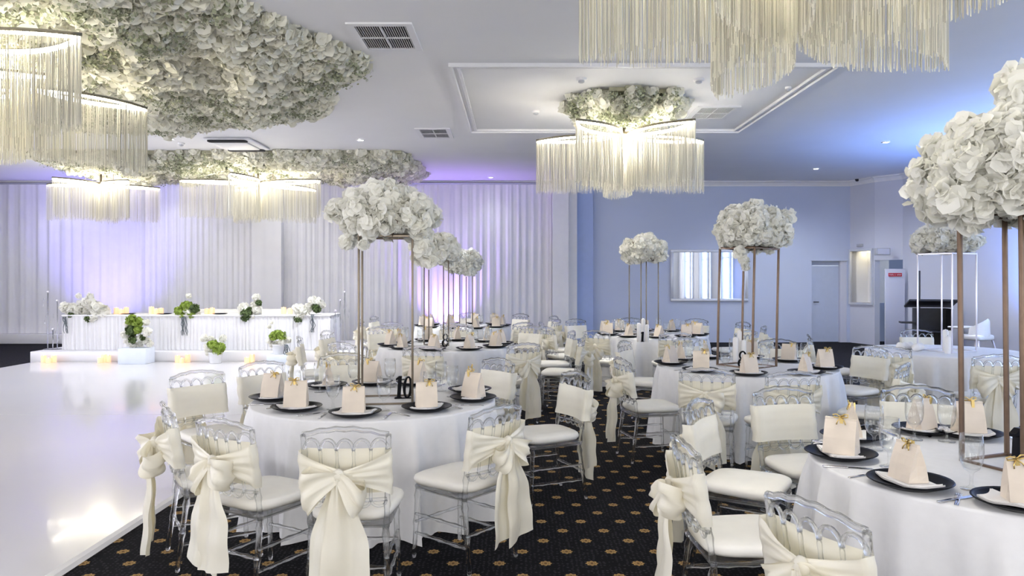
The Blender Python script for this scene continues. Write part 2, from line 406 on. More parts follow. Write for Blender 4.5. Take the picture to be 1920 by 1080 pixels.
# piers along the back wall
px = lambda x, Y: (x-VX)/FPX*Y
struct(MB().box(px(1036, 18.5), px(1066, 18.5), 18.45, YB, 0, ZC).build('trim_7', M['trim']), 'white pier between the drapes and the blue wall')
struct(MB().box(px(1066, 18.6), px(1082, 18.6), 18.6, YB, 0, ZC).build('trim_8', M['trim']), 'narrow white pilaster edging the blue wall')
struct(MB().box(px(1082, 18.75), px(1112, 18.75), 18.75, YB, 0, ZC).build('trim_9', pmat('mid_blue_shaded_wall', (.42, .52, .80), .7, var=.02)), 'darker blue strip at the left of the blue wall')  # darker blue carries the strip's shade in its colour

# raised moulding round the ceiling panel
RX0, RX1, RY0, RY1 = -.77, 3.73, 8.52, 12.43
mould = [(0, 0), (.0, -.045), (.035, -.045), (.045, -.02), (.085, -.02), (.095, -.035), (.13, -.035), (.13, 0)]
def moulding(name, P, Q):
    P = Vector(P); Q = Vector(Q); dv = (Q-P).normalized(); n = Vector((-dv.y, dv.x, 0))
    mb = MB(); mb.loft([[tuple(X + n*u + dv*(s*u) + Vector((0, 0, ZC+v-.001))) for u, v in mould] for X, s in ((P, 1), (Q, -1))], True, True, True, False)
    struct(mb.build(name, M['trim']), 'white plaster moulding framing the ceiling panel')
moulding('trim_10', (RX0, RY0, 0), (RX1, RY0, 0)); moulding('trim_11', (RX1, RY0, 0), (RX1, RY1, 0))
moulding('trim_12', (RX1, RY1, 0), (RX0, RY1, 0)); moulding('trim_13', (RX0, RY1, 0), (RX0, RY0, 0))

# dance floor: two gloss sheets and an edge strip
DX0, DX1, DY0, DY1 = -9.2, -2.47, -2.2, 14.3
df = thing('dance_floor', 'glossy white dance floor in front of the stage', 'dance floor', (0, 0, 0))
MB().box(DX0, DX1-.05, DY0, 8.75, 0, .022).build('floor_sheet', M['dance'], df)
MB().box(DX0, DX1-.05, 8.756, DY1, 0, .0235).build('floor_sheet', M['dance'], df)
MB().add([(DX1-.055, y, z) for y in (DY0, DY1) for z in (0, .026)] + [(DX1, y, 0.001) for y in (DY0, DY1)] + [(DX1-.02, y, .02) for y in (DY0, DY1)],
         [(0,1,3,2),(1,6,7,3),(6,4,5,7)], False).build('edge_strip', M['trim'], df)

# ================================================================== DRAPES
def pleat(seed, spacing, amp):
    r = random.Random(seed); ph = [r.random()*6.28 for _ in range(4)]
    def f(x):
        k = 2*PI/spacing
        w = math.sin(k*x + ph[0] + 1.1*math.sin(k*.17*x+ph[1]) + .7*math.sin(k*.41*x+ph[2]))
        return amp*(w*.75 + .25*math.sin(2.3*k*x+ph[3]))
    return f
def drape(name, x0, x1, y, z0, z1, spacing, amp, label, seed, mat='drape', group=None):
    f = pleat(seed, spacing, amp); n = max(8, int((x1-x0)/spacing*10)); mb = MB()
    def fn(u, v):
        x = x0+(x1-x0)*u; z = z0+(z1-z0)*v
        top = min(1, (z1-z)/.25)
        return (x, y + f(x)*(.45+.55*top) , z)
    mb.grid(fn, n, 8)
    return tag(mb.build(name, M[mat]), label, 'curtain', group)
HZ = ZC-.10
drape('pleated_drape', XL, -9.3, YB-.16, .24, HZ, .33, .04, 'lavender-lit white drape at the far left of the back wall', 1)
drape('pleated_drape', -9.3, px(478, YB), YB-.16, .05, HZ, .17, .020, 'white drape behind the bridal table, left of the pier', 2)
drape('pleated_drape', px(478, 18.6)-.02, px(530, 18.6), YB-.42, .05, HZ, .5, .012, 'smooth white drape wrapped over the pier behind the stage', 3)
drape('pleated_drape', px(528, YB), -2.95, YB-.16, .05, HZ, .17, .020, 'white drape behind the stage, right of the pier', 4)
drape('pleated_drape', -2.95, .9, YB-.16, .05, HZ, .21, .032, 'pleated white drape behind the purple uplight', 5)
struct(MB().box(px(478, 18.6), px(530, 18.6)-.02, YB-.40, YB, 0, ZC).build('trim_14', M['trim']), 'pier behind the stage drapes')
tag(MB().tube([(XL+.1, YB-.16, HZ+.02), (.9, YB-.16, HZ+.02)], .018).build('curtain_rail', M['frame']), 'long white curtain rail along the back wall', 'curtain rail')
for i, (a, b_) in enumerate(yw):
    for s, yy, nm in ((0, a-.25, 'near'), (1, b_-.15, 'far')):
        f = pleat(20+i*2+s, .12, .03); mb = MB(); y0_ = yy
        mb.grid(lambda u, v: (XR-.10 + f(y0_+.4*u), y0_+.4*u, .05+3.75*v), 34, 3)
        o = mb.build('window_curtain', M['drape'])
        tag(o, 'sheer white curtain on the %s side of the %s right-hand window' % (nm, ('rearmost', 'second', 'middle', 'fourth', 'farthest')[i]), 'curtain', 'window curtains')

# ================================================================== CEILING FITTINGS
def vent(x0, x1, y0, y1, label):
    v = thing('ceiling_vent', label, 'vent', ((x0+x1)/2, (y0+y1)/2, ZC), 0, 'ceiling vents')
    w, h = (x1-x0)/2, (y1-y0)/2; t = .07
    f = MB()
    for a in ((-w, w, -h, -h+t), (-w, w, h-t, h), (-w, -w+t, -h+t, h-t), (w-t, w, -h+t, h-t)): f.box(a[0], a[1], a[2], a[3], -.018, 0)
    f.build('frame', M['trim'], v)
    MB().box(-w+t, w-t, -h+t, h-t, -.004, -.001).build('dark_opening', M['dark'], v)
    MB().box(-w+t, w-t, -.006, .006, -.02, -.006).build('cross_bar', M['trim'], v)
    MB().box(-.006, .006, -h+t, h-t, -.02, -.006).build('cross_bar', M['trim'], v)
    n = 22; sl = MB().box(-.0018, .0018, -h+t, h-t, -.016, -.005).mesh('slat', M['trim'])
    for k in range(n): inst('slat', sl, v, ((-w+t) + (k+.5)*(2*(w-t))/n, 0, 0))
vent(-1.64, -1.0, 7.17, 8.02, 'large louvred ceiling vent nearest the camera')
vent(-1.66, -1.08, 12.2, 13.05, 'small louvred ceiling vent left of the ceiling moulding')
vent(2.6, 3.22, 10.65, 11.5, 'louvred ceiling vent right of the star chandelier')
def downlight(x, y, label, power=0, blend=.9, size=150):
    d = thing('downlight', label, 'downlight', (x, y, ZC), 0, 'ceiling downlights')
    MB().lathe([(.075, -.001), (.075, -.012), (.055, -.016), (.05, -.006)], 20).build('bezel', M['trim'], d)
    MB().lathe([(.001, -.008), (.05, -.008)], 20).build('lens', M['lamp'], d)
    if power:
        l = bpy.data.lights.new('downlight_lamp', 'SPOT'); l.energy = power; l.spot_size = R(size); l.spot_blend = blend
        l.color = (.95, .97, 1); l.shadow_soft_size = .06
        o = bpy.data.objects.new('downlight_lamp', l); COL.objects.link(o); o.parent = d; o.location = (0, 0, -.03)
def atc(x, y): return at(x, y, ZC)
DLP = 420
for x, y, lab in ((320, 260, 'lit downlight left of the ceiling cassette'), (676, 262, 'lit downlight right of the round flower canopy tip'),
                  (1661, 266, 'lit downlight on the blue ceiling, nearer one'), (1530, 316, 'lit downlight on the blue ceiling, farther one')):
    X, Y = atc(x, y); downlight(X, Y, lab, DLP if abs(X) < 4 else 150)
for i, x in enumerate((-11.2, -8.4, -5.6, -2.9, -.6)):  # unseen lamps added to brighten the drapes
    downlight(x, 18.15, 'small added downlight washing the back drapes, %s from the left' % ('first', 'second', 'third', 'fourth', 'fifth')[i], 14, .9, 110)
def detector(x, y, r, label):
    X, Y = atc(x, y)
    d = thing('smoke_detector', label, 'smoke detector', (X, Y, ZC), 0, 'ceiling detectors')
    MB().lathe([(r, 0), (r, -.02), (r*.9, -.028), (r*.62, -.03)], 20).build('base_ring', M['plastic'], d)
    MB().lathe([(r*.62, -.024), (r*.6, -.05), (r*.35, -.058), (.001, -.058)], 20).build('sensor_head', M['sensor'], d)
detector(1090, 147, .065, 'round ceiling detector left of the star chandelier'); detector(1310, 148, .065, 'round ceiling detector right of the star chandelier')
detector(1005, 208, .06, 'small ceiling detector above the left fringe of the star chandelier'); detector(340, 268, .06, 'small ceiling detector beside the left downlight')
detector(1808, 233, .045, 'tiny flat detector on the blue ceiling at far right')
detector(1478, 163, .04, 'tiny flat detector beside the right ceiling moulding')
# ceiling cassette unit with open dark louvres
cx, cy = -5.05, 13.55
cas = thing('ceiling_cassette', 'white ceiling cassette unit with open black air slots', 'air conditioner', (cx, cy, ZC), 0)
MB().bevbox(-.42, .42, -.55, .55, -.05, 0, .05).build('panel', M['trim'], cas)
MB().bevbox(-.30, .30, -.36, .36, -.075, -.045, .04).build('centre_grille', M['trim'], cas)
for s in (-1, 1):
    MB().bevbox(-.34, .34, s*.47-.085, s*.47+.085, -.075, -.045, .05).build('air_slot', M['dark'], cas)

# ================================================================== FLOWERS
def blossom_mesh(name, mat, seed, petals=18, size=.62, ruffle=.16, res=2, jit=.3):
    """ruffled ball of cupped petals, radius about 1"""
    r = random.Random(seed); mb = MB()
    for k in range(petals):
        z = 1 - 2*(k+.5)/petals; a = k*2.39996 + r.random()*.5; q = math.sqrt(max(0, 1-z*z))
        n0 = Vector((q*math.cos(a), q*math.sin(a), z)) ; n = (n0 + Vector((r.uniform(-jit, jit), r.uniform(-jit, jit), r.uniform(-jit, jit)))).normalized()
        u = n.orthogonal().normalized(); u = Matrix.Rotation(r.random()*6.28, 3, n) @ u; w = n.cross(u)
        tilt = r.uniform(-.5, .5); sz = size*r.uniform(.75, 1.2); c = n0*r.uniform(.42, .66)
        rows = []
        for j in range(res+1):
            row = []
            for i in range(res+1):
                s, t = 2*i/res-1, 2*j/res-1
                rd = math.hypot(s, t)
                if rd > 1: s, t = s/rd*1.12, t/rd*1.12
                h = .34*(s*s+t*t) + tilt*t*.6 + r.uniform(-ruffle, ruffle)
                p = c + (u*s + w*t)*sz + n*h*sz
                row.append(tuple(p))
            rows.append(row)
        mb.loft(rows, False)
    return mb.mesh(name, mat)
BLO = [blossom_mesh('blossom', M['petal'], 100+i, 46, .36, .22, jit=.95) for i in range(5)]
CBLO = [blossom_mesh('blossom', M['petal_cream'], 200+i, 18, .46, .25, jit=.6) for i in range(4)]
MOSS = [blossom_mesh('moss_ball', M['moss'], 300+i, 80, .22, .3, jit=.8) for i in range(2)]
DMOSS = [blossom_mesh('moss_ball', M['darkmoss'], 320+i, 80, .22, .3, jit=.8) for i in range(2)]
def mb_of(me):
    b = MB(); b.v = [tuple(v.co) for v in me.vertices]; b.f = [list(p.vertices) for p in me.polygons]; b.sm = [True]*len(b.f); return b
FILL = MB(); rr = random.Random(5)
for k in range(26):      # a tuft of tiny sprigs
    d = Vector((rr.uniform(-1, 1), rr.uniform(-1, 1), rr.uniform(-1, 1))).normalized(); c = d*rr.uniform(.5, 1)
    u = d.orthogonal().normalized()*.16; w = d.cross(u)
    FILL.add([tuple(c+u), tuple(c+w+d*.08), tuple(c-u), tuple(c-w-d*.08)], [(0,1,2,3)])
def rot_rand(r): return Euler((r.random()*6.28, r.random()*6.28, r.random()*6.28))
def flower_canopy(name, label, cx, cy, inside, x0, x1, y0, y1, seed, nbig, nsmall, nfill, depth=.20, size=.15, extra=None):
    """ceiling panel packed with silk blooms; inside(x, y) -> 0 at the outline, 1 in the middle, <0 outside"""
    r = random.Random(seed)
    t = thing(name, label, 'flower canopy', (cx, cy, ZC), 0)
    # backing slab from a grid of cells inside the outline
    bk = MB(); st = .25 if x1-x0 > 3 else .1; nx, ny = int((x1-x0)/st), int((y1-y0)/st)
    for i in range(nx):
        for j in range(ny):
            X, Y = x0+(i+.5)*st, y0+(j+.5)*st
            if inside(X, Y) > (.03 if st > .2 else .14): bk.box(X-st/2-cx, X+st/2-cx, Y-st/2-cy, Y+st/2-cy, -.05, -.001)
    bk.build('backing_panel', M['backing'], t)
    def spot():
        while True:
            X, Y = r.uniform(x0, x1), r.uniform(y0, y1); e = inside(X, Y)
            if e > 0: return X, Y, e
    def zof(X, Y, e):
        und = .07*math.sin(2.1*X+seed)*math.sin(1.7*Y+1.3*seed) + .05*math.sin(5.3*X+2*Y) + .04*math.sin(4.1*Y-3*X)
        return -(.05 + depth*min(1, e*3.5)**.6 + und*min(1, e*3)) 
    big = []
    for k in range(nbig):
        X, Y, e = spot(); big.append((X, Y, e))
    for X, Y, e in big:
        s = size*r.uniform(.7, 1.15)
        inst('blossom', CBLO[r.randrange(4)], t, (X-cx, Y-cy, zof(X, Y, e)+.03), rot_rand(r), (s, s, s*.75))
    field = MB(); src = [mb_of(m) for m in CBLO]
    for k in range(nsmall):
        X, Y, e = spot(); s = size*r.uniform(.55, 1.05)
        field.merge(src[k % 4], Matrix.Translation((X-cx, Y-cy, zof(X, Y, e)+.06)) @ rot_rand(r).to_matrix().to_4x4() @ Matrix.Diagonal((s, s, s*.8, 1)))
    tag(field.build('blossom_field', M['petal_cream'], t), None, None, None, 'stuff')
    fl = MB()
    cent = [spot() for _ in range(max(6, nfill//14))]
    for k in range(nfill):
        c0 = cent[k % len(cent)]; X, Y = c0[0]+r.gauss(0, .22), c0[1]+r.gauss(0, .16); e = inside(X, Y)
        if e < 0: continue
        s = r.uniform(.07, .13)
        fl.merge(FILL, Matrix.Translation((X-cx, Y-cy, zof(X, Y, e)-.02)) @ rot_rand(r).to_matrix().to_4x4() @ Matrix.Scale(s, 4))
    for k in range(nfill//2):    # rim of sprigs
        X, Y, e = spot()
        if e < .12:
            s = r.uniform(.06, .1); fl.merge(FILL, Matrix.Translation((X-cx, Y-cy, zof(X, Y, e)-.01)) @ rot_rand(r).to_matrix().to_4x4() @ Matrix.Scale(s, 4))
    tag(fl.build('filler_sprigs', M['filler'], t), None, None, None, 'stuff')
    return t
def octo(cx, cy, r_, wob):
    def f(X, Y):
        dx, dy = X-cx, Y-cy; a = math.atan2(dy, dx); d = math.hypot(dx, dy)
        rad = r_*(1 + .04*math.cos(8*(a-PI/8)+PI) + wob*math.sin(7*a+1) + wob*.6*math.sin(13*a))
        return 1 - d/rad
    return f
flower_canopy('flower_canopy', 'large cream flower canopy on the ceiling over the dance floor', -5.75, 8.2, octo(-5.75, 8.2, 3.85, .012), -9.8, -1.7, 4.0, 12.2, 3, 300, 4300, 700, .17, .15)
def rrect(x0, x1, y0, y1, rad):
    def f(X, Y):
        qx = abs(X-(x0+x1)/2)-(x1-x0)/2+rad; qy = abs(Y-(y0+y1)/2)-(y1-y0)/2+rad
        d = math.hypot(max(qx, 0), max(qy, 0)) + min(max(qx, qy), 0) - rad
        return -d/1.5 + .02*math.sin(5*X)*math.sin(4*Y)
    return f
flower_canopy('flower_canopy', 'long white flower canopy on the ceiling above the stage', -5.7, 16.0, rrect(-9.55, -2.1, 14.25, 17.9, .5), -9.7, -2.0, 14.1, 18.0, 11, 300, 1900, 420, .15, .15)
flower_canopy('flower_medallion', 'round cream flower medallion on the ceiling above the star chandelier', 1.5, 10.25, octo(1.5, 10.25, .80, .03), .6, 2.4, 9.3, 11.2, 17, 90, 110, 260, .20, .13)
flower_canopy('flower_medallion', 'round flower medallion above the near right chandelier', 1.47, 3.9, octo(1.47, 3.9, .80, .03), .6, 2.4, 3.0, 4.9, 23, 60, 60, 60, .20, .13)

# ================================================================== CHANDELIERS
ZT = 3.62
def petal_loop(p, q, w, n=40):
    p, q = Vector(p), Vector(q); d = q-p; L_ = d.length; d.normalize(); s = Vector((-d.y, d.x))
    out = []
    for k in range(n):
        t = k/n*2
        if t < 1: x, y = t, w*math.sin(PI*t)**.9
        else: x, y = 2-t, -w*math.sin(PI*(t-1))**.9
        out.append(p + d*(x*L_) + s*y)
    return out
def petal(ch, c, p, q, w, seed, spacing=.008, length=.75, rad=.0024):
    r = random.Random(seed); lp = petal_loop(p, q, w)
    lp = [(v.x-c[0], v.y-c[1]) for v in lp]; n = len(lp)
    ccx = sum(v[0] for v in lp)/n; ccy = sum(v[1] for v in lp)/n
    def inset(v, k): return (v[0]+(ccx-v[0])*k, v[1]+(ccy-v[1])*k)
    b = MB(); rings = []
    for z0, k in ((0, 0), (-.028, 0), (-.028, .018), (0, .018)): rings.append([(*inset(v, k), z0) for v in lp])
    b.loft(rings + [rings[0]], True)
    band = b.build('petal_band', M['bronze'], ch)
    led = MB(); led.loft([[(*inset(v, k), z) for v in lp] for z, k in ((-.012, .022), (-.012, .045), (-.052, .045), (-.052, .022), (-.012, .022))], True); led.build('led_strip', M['led'], band)
    fr_ = MB(); per = sum(math.dist(lp[i], lp[(i+1) % n]) for i in range(n)); m = int(per/spacing)
    # walk the loop at even spacing
    acc = [0]
    for i in range(n): acc.append(acc[-1]+math.dist(lp[i], lp[(i+1) % n]))
    i = 0
    for k in range(m):
        s = min(per-1e-4, max(0, (k+.5+r.uniform(-.3, .3))*per/m))
        while acc[i+1] < s and i < n-1: i += 1
        if acc[i] > s: i = max(0, i-1)
        t = (s-acc[i])/max(1e-6, acc[i+1]-acc[i]); a, b2 = lp[i], lp[(i+1) % n]
        X = a[0]+(b2[0]-a[0])*t + r.uniform(-.006, .006); Y = a[1]+(b2[1]-a[1])*t + r.uniform(-.006, .006)
        ln = length*(1 - abs(r.gauss(0, .05))); tw = r.uniform(-.004, .004); an = r.random()*2
        vs = []
        for z, dx in ((-.026, 0), (-.04-ln*.5, tw*.4), (-.04-ln, tw)):
            for j in range(3): vs.append((X+dx+rad*math.cos(an+j*2.094), Y+rad*math.sin(an+j*2.094), z))
        fr_.add(vs, [(0,1,4,3),(1,2,5,4),(2,0,3,5),(3,4,7,6),(4,5,8,7),(5,3,6,8)])
    tag(fr_.build('fringe', M['fringe'], band), None, None, None, 'stuff')
def glow_lamp(ch, loc, power, color=(1, .89, .62)):
    l = bpy.data.lights.new('chandelier_lamp', 'POINT'); l.energy = power; l.color = color; l.shadow_soft_size = .25
    o = bpy.data.objects.new('chandelier_lamp', l); COL.objects.link(o); o.parent = ch; o.location = loc
def star(label, c, r_, rot, seed, npet=5, spacing=.008, w=.2, rad=.0024, power=165):
    ch = thing('chandelier', label, 'chandelier', (c[0], c[1], ZT), 0, 'fringed petal chandeliers')
    for k in range(npet):
        a = rot + k*2*PI/npet
        petal(ch, c, (c[0]+.04*math.cos(a), c[1]+.04*math.sin(a)), (c[0]+r_*math.cos(a), c[1]+r_*math.sin(a)), w, seed+k, spacing, rad=rad)
    for k in range(3):
        a = rot + k*2*PI/3
        MB().tube([(.3*math.cos(a), .3*math.sin(a), 0), (.3*math.cos(a), .3*math.sin(a), ZC-ZT-.02)], .006, 6).build('suspension_rod', M['brass'], ch)
    MB().lathe([(.06, -.03), (.09, -.02), (.09, .02), (.02, .03), (.02, .2)], 16, cap0=True, cap1=True).build('hub', M['brass'], ch)
    glow_lamp(ch, (0, 0, -.16), power, (1, .95, .85))
    return ch
star('five-petal fringed chandelier below the round flower medallion', (1.5, 10.35), 1.27, R(90), 400)
star('large fringed chandelier cropped by the top edge at right', (1.47, 3.95), 1.15, R(94), 500, spacing=.0068, rad=.0028, power=95)
star('fringed chandelier at the left end of the stage canopy', (-8.75, 15.75), 1.15, R(90+18), 600, spacing=.015, power=17)
star('fringed chandelier in the middle of the stage canopy', (-5.35, 15.5), 1.5, R(90+36), 700, spacing=.015, w=.24, power=22)
# chandelier under the dance-floor canopy: petals of unequal reach
c = (-5.5, 6.9); ch = thing('chandelier', 'fringed chandelier with overlapping petals at the top left', 'chandelier', (c[0], c[1], ZT), 0, 'fringed petal chandeliers')
for k, (p, q, w) in enumerate((((-4.95, 6.35), (-3.53, 6.08), .27), ((-5.95, 6.95), (-4.56, 7.28), .13), ((-5.05, 7.72), (-4.3, 8.72), .17),
                               ((-6.2, 8.0), (-5.15, 7.85), .2), ((-6.9, 6.0), (-5.4, 6.3), .25))):
    petal(ch, c, p, q, w, 800+k, .0075, .74, .0026)
MB().lathe([(.06, -.03), (.09, -.02), (.09, .02), (.02, .03), (.02, .2)], 16, cap0=True, cap1=True).build('hub', M['brass'], ch)
for k in range(5):
    a = k*2*PI/5; MB().tube([(.7*math.cos(a), .7*math.sin(a), -.02), (.7*math.cos(a), .7*math.sin(a), ZC-ZT-.03)], .006, 6).build('suspension_rod', M['brass'], ch)
glow_lamp(ch, (.6, .3, .12), 100)

# ================================================================== STAGE
SX0, SX1, SY0, SY1, SZ = -9.32, -2.75, 14.32, 16.9, .215
tag(MB().bevbox(SX0, SX1, SY0, SY1, 0, SZ, .02).build('stage_platform', M['stage']), 'low white stage platform under the bridal table', 'stage')
TX0, TX1, TY0, TY1, TZ = -8.86, -3.62, 14.58, 15.35, .91
bt = thing('bridal_table', 'long bridal table with pleated white skirt on the stage', 'table', ((TX0+TX1)/2, TY0, SZ), 0)
hx = (TX1-TX0)/2
MB().bevbox(-hx-.015, hx+.015, -.015, TY1-TY0, TZ-SZ-.03, TZ-SZ, .02).build('tabletop', M['cloth'], bt)
f = pleat(31, .085, .014)
mb = MB(); mb.grid(lambda u, v: (-hx + 2*hx*u, f(-hx+2*hx*u)*(.6+.8*(1-v)) + .012, .004 + (TZ-SZ-.034)*v), 520, 4)
mb.build('front_skirt', M['skirt'], bt)
for s in (-1, 1):
    f2 = pleat(33+s, .085, .012); mb = MB(); mb.grid(lambda u, v: (s*hx + f2(u*.75), .012+u*.75, .004 + (TZ-SZ-.034)*v), 70, 3)
    mb.build('side_skirt', M['skirt'], bt)
# low white banquette behind the table
bq = thing('banquette', 'low cream banquette behind the bridal table', 'bench', ((TX0+TX1)/2+.4, 15.95, SZ), 0)
MB().bevbox(-1.5, 1.5, -.25, .25, .0, .42, .05).build('seat', M['cushion'], bq); MB().bevbox(-1.5, 1.5, .18, .30, .2, .74, .04).build('backrest', M['cushion'], bq)

def roots(parent, base, n, length, seed):
    r = random.Random(seed)
    for k in range(n):
        p = Vector(base) + Vector((r.uniform(-.05, .05), r.uniform(-.02, .02), 0)); pts = [tuple(p)]
        for j in range(5):
            p = p + Vector((r.uniform(-.035, .035), r.uniform(-.01, .01), -length/5)); pts.append(tuple(p))
        MB().tube(pts, [.009, .009, .008, .007, .006, .004], 5).build('trailing_root', M['root'], parent)
def arrangement(name, label, x, y, Y, blooms, mosses, root=None, z=None, seed=1):
    """flowers placed by offsets in metres from the arrangement's base"""
    X = px(x, Y); Z = EYE-(y-VY)/FPX*Y if z is None else z
    t = thing(name, label, 'flower arrangement', (X, Y, Z), 0, 'stage flower arrangements'); r = random.Random(seed)
    for (dx, dz, s) in blooms: inst('blossom', BLO[r.randrange(5)], t, (dx, r.uniform(-.06, .03), dz), rot_rand(r), s)
    for (dx, dz, s, dark) in mosses: inst('moss_ball', (DMOSS if dark else MOSS)[r.randrange(2)], t, (dx, -.06, dz), rot_rand(r), s)
    if root: roots(t, (root[0], -.13, root[1]), root[2], root[3], seed+50)
    return t
m_ = 14.72/FPX      # metres per photo pixel at the table front
def bl(cx, cy, lst): return [((x-cx)*m_, (cy-y)*m_, s*1.25*m_) for x, y, s in lst]
def mo(cx, cy, lst): return [((x-cx)*m_, (cy-y)*m_, s*1.3*m_, d) for x, y, s, d in lst]
YT = 14.68
def arr_table(label, cx, lst, ml, rt=None, seed=1):
    cy = 588
    rt_ = None if rt is None else ((rt[0]-cx)*m_, (cy-rt[1])*m_, rt[2], rt[3])
    return arrangement('flower_arrangement', label, cx, cy, YT, bl(cx, cy, lst), mo(cx, cy, ml), rt_, TZ, seed)
arr_table('big white flower arrangement with trailing roots at the left end of the bridal table', 160,
          [(123,574,9),(134,577,10),(145,580,11),(157,572,13),(170,566,12),(172,553,7),(150,553,5),(182,575,12),(193,580,11),(185,590,10),(178,595,8),(163,584,10),(200,586,9),(130,588,7)],
          [(137,589,6,True),(170,595,8,True)], (130,592,4,.32), 41)
arr_table('green moss arrangement with one white bloom and roots on the bridal table', 352,
          [(356,581,9),(356,553,5),(372,588,5)], [(340,582,10,False),(352,572,11,False),(366,577,10,True),(362,588,8,False),(345,590,7,False)], (350,592,6,.36), 42)
arr_table('white and dark green arrangement at the middle of the bridal table', 472,
          [(458,575,9),(455,590,8),(478,571,8),(484,580,9),(482,556,7),(478,590,7)], [(466,585,12,True),(463,593,9,True),(487,566,6,True)], None, 43)
arr_table('white flower arrangement with dark moss at the right end of the bridal table', 580,
          [(560,578,10),(571,583,10),(580,575,9),(588,562,9),(598,565,8),(566,590,8),(604,570,7)], [(561,596,9,True),(595,575,10,True)], (590,588,5,.34), 44)
# floor arrangements in front of the stage
m_ = 14.1/FPX; YS = 14.08; DZ = .0245
bx = tag(MB().bevbox(-.26, .26, -.20, .16, 0, .29, .012).build('flower_box', M['boxpaint'], None, (px(257, YS), YS, DZ)), 'pale blue square box in front of the stage holding green and white flowers', 'box')
arrangement('flower_arrangement', 'tall green and white flower arrangement in the pale blue box', 258, 652, YS,
            bl(258, 652, [(240,608,6),(237,628,7),(240,640,7),(276,605,6),(278,622,8),(275,640,7),(265,634,7),(262,645,6),(250,647,7),(281,645,6)]),
            mo(258, 652, [(250,600,11,False),(262,604,10,False),(250,620,11,True),(262,618,9,False),(270,633,6,True),(252,636,8,True)]), None, DZ+.29, 45)
def pot(x, Y, z, r0, r1, h, label):
    return tag(MB().lathe([(.001, 0), (r0, 0), (r0+.004, .01), (r1, h-.02), (r1+.008, h-.018), (r1+.008, h), (r1-.012, h), (r1-.02, h-.03), (.001, h-.03)], 24).build('flower_pot', M['pot'], None, (px(x, Y), Y, z)), label, 'pot')
pot(404, YS, DZ, .10, .125, .21, 'white tapered pot on the dance floor holding green moss')
arrangement('flower_arrangement', 'low green moss and white bloom arrangement in the white floor pot', 404, 658, YS,
            bl(404, 658, [(393,648,9),(385,630,7),(418,631,7),(396,632,6),(412,657,6),(390,658,5)]), mo(404, 658, [(402,642,10,False),(414,648,11,False),(408,653,9,False)]), None, DZ+.19, 46)
tag(MB().bevbox(-.19, .19, -.17, .17, 0, .17, .012).build('flower_box', M['boxpaint'], None, (px(524, YS), YS, DZ)), 'small pale blue box in front of the stage under a pot', 'box')
pot(523, YS, DZ+.17, .10, .125, .19, 'white tapered pot standing on the small pale blue box')
arrangement('flower_arrangement', 'green moss arrangement with long roots in the pot on the box', 523, 642, YS,
            bl(523, 642, [(507,633,6),(512,641,6),(530,637,7),(540,633,6),(520,641,6),(505,608,4),(511,600,3)]), mo(523, 642, [(515,625,9,False),(530,624,9,False),(523,620,8,False)]), (18*m_, 2*m_, 6, .38), DZ+.34, 47)

CANDLES = MB().lathe([(.001, 0), (.99, 0), (1, .02), (1, .94), (.96, .98), (.6, .95), (.001, .93)], 14).mesh('wax_body', M['glow'])
FLAMEM = MB().lathe([(.001, 0), (.3, .25), (.22, .6), (.001, 1)], 8).mesh('flame', M['flame'])
def candle(x, Y, z, r_, h, label):
    t = thing('pillar_candle', label, 'candle', (px(x, Y), Y, z), 0, 'glowing pillar candles')
    inst('wax_body', CANDLES, t, (0, 0, 0), None, (r_, r_, h)); inst('flame', FLAMEM, t, (0, 0, h*.92), None, (.012, .012, .022))
names = ('left', 'right', 'front middle')
def cluster(pts, Y, z, where, rel=0):
    xs_ = sorted(p[0] for p in pts)
    words = {2: ('left', 'right'), 3: ('left', 'middle', 'right')}[len(pts)]
    for i, (x, h, dy) in enumerate(sorted(pts)):
        candle(x, Y+dy, z, .048, h, '%s glowing candle of the %s %s' % (words[i], 'pair' if len(pts) == 2 else 'trio', where))
cluster([(82,.13,0),(91,.09,-.1),(101,.13,0)], 14.2, DZ, 'at the stage corner, far left')
cluster([(188,.10,-.08),(195,.15,0),(203,.13,.02)], 14.2, DZ, 'on the floor left of the pale blue box')
cluster([(333,.13,0),(341,.09,-.1),(352,.15,0)], 14.2, DZ, 'on the floor between box and white pot')
cluster([(463,.10,-.05),(473,.15,0)], 14.2, DZ, 'on the floor right of the white pot')
cluster([(606,.12,-.05),(616,.21,0)], 14.2, DZ, 'on the floor at the right end of the stage')
cluster([(218,.13,0),(227,.10,-.06),(237,.14,0)], 14.85, TZ, 'on the bridal table beside the big white flowers')
cluster([(284,.15,0),(293,.11,-.06),(302,.12,0)], 14.85, TZ, 'on the bridal table left of the moss flowers')
cluster([(388,.11,0),(398,.13,-.04)], 14.85, TZ, 'on the bridal table right of the moss flowers')
cluster([(532,.14,0),(544,.12,-.04)], 14.85, TZ, 'on the bridal table near its right end')
for x, lab in ((241, 'first'), (309, 'second'), (413, 'third'), (625, 'fourth')):
    tag(MB().lathe([(.001, 0), (.08, 0), (.13, .012), (.14, .018), (.12, .012), (.001, .008)], 20).build('side_plate', M['black'], None, (px(x, 14.8), 14.8, TZ+.001)), '%s small black plate from the left on the bridal table' % lab, 'plate') if x != 625 else None
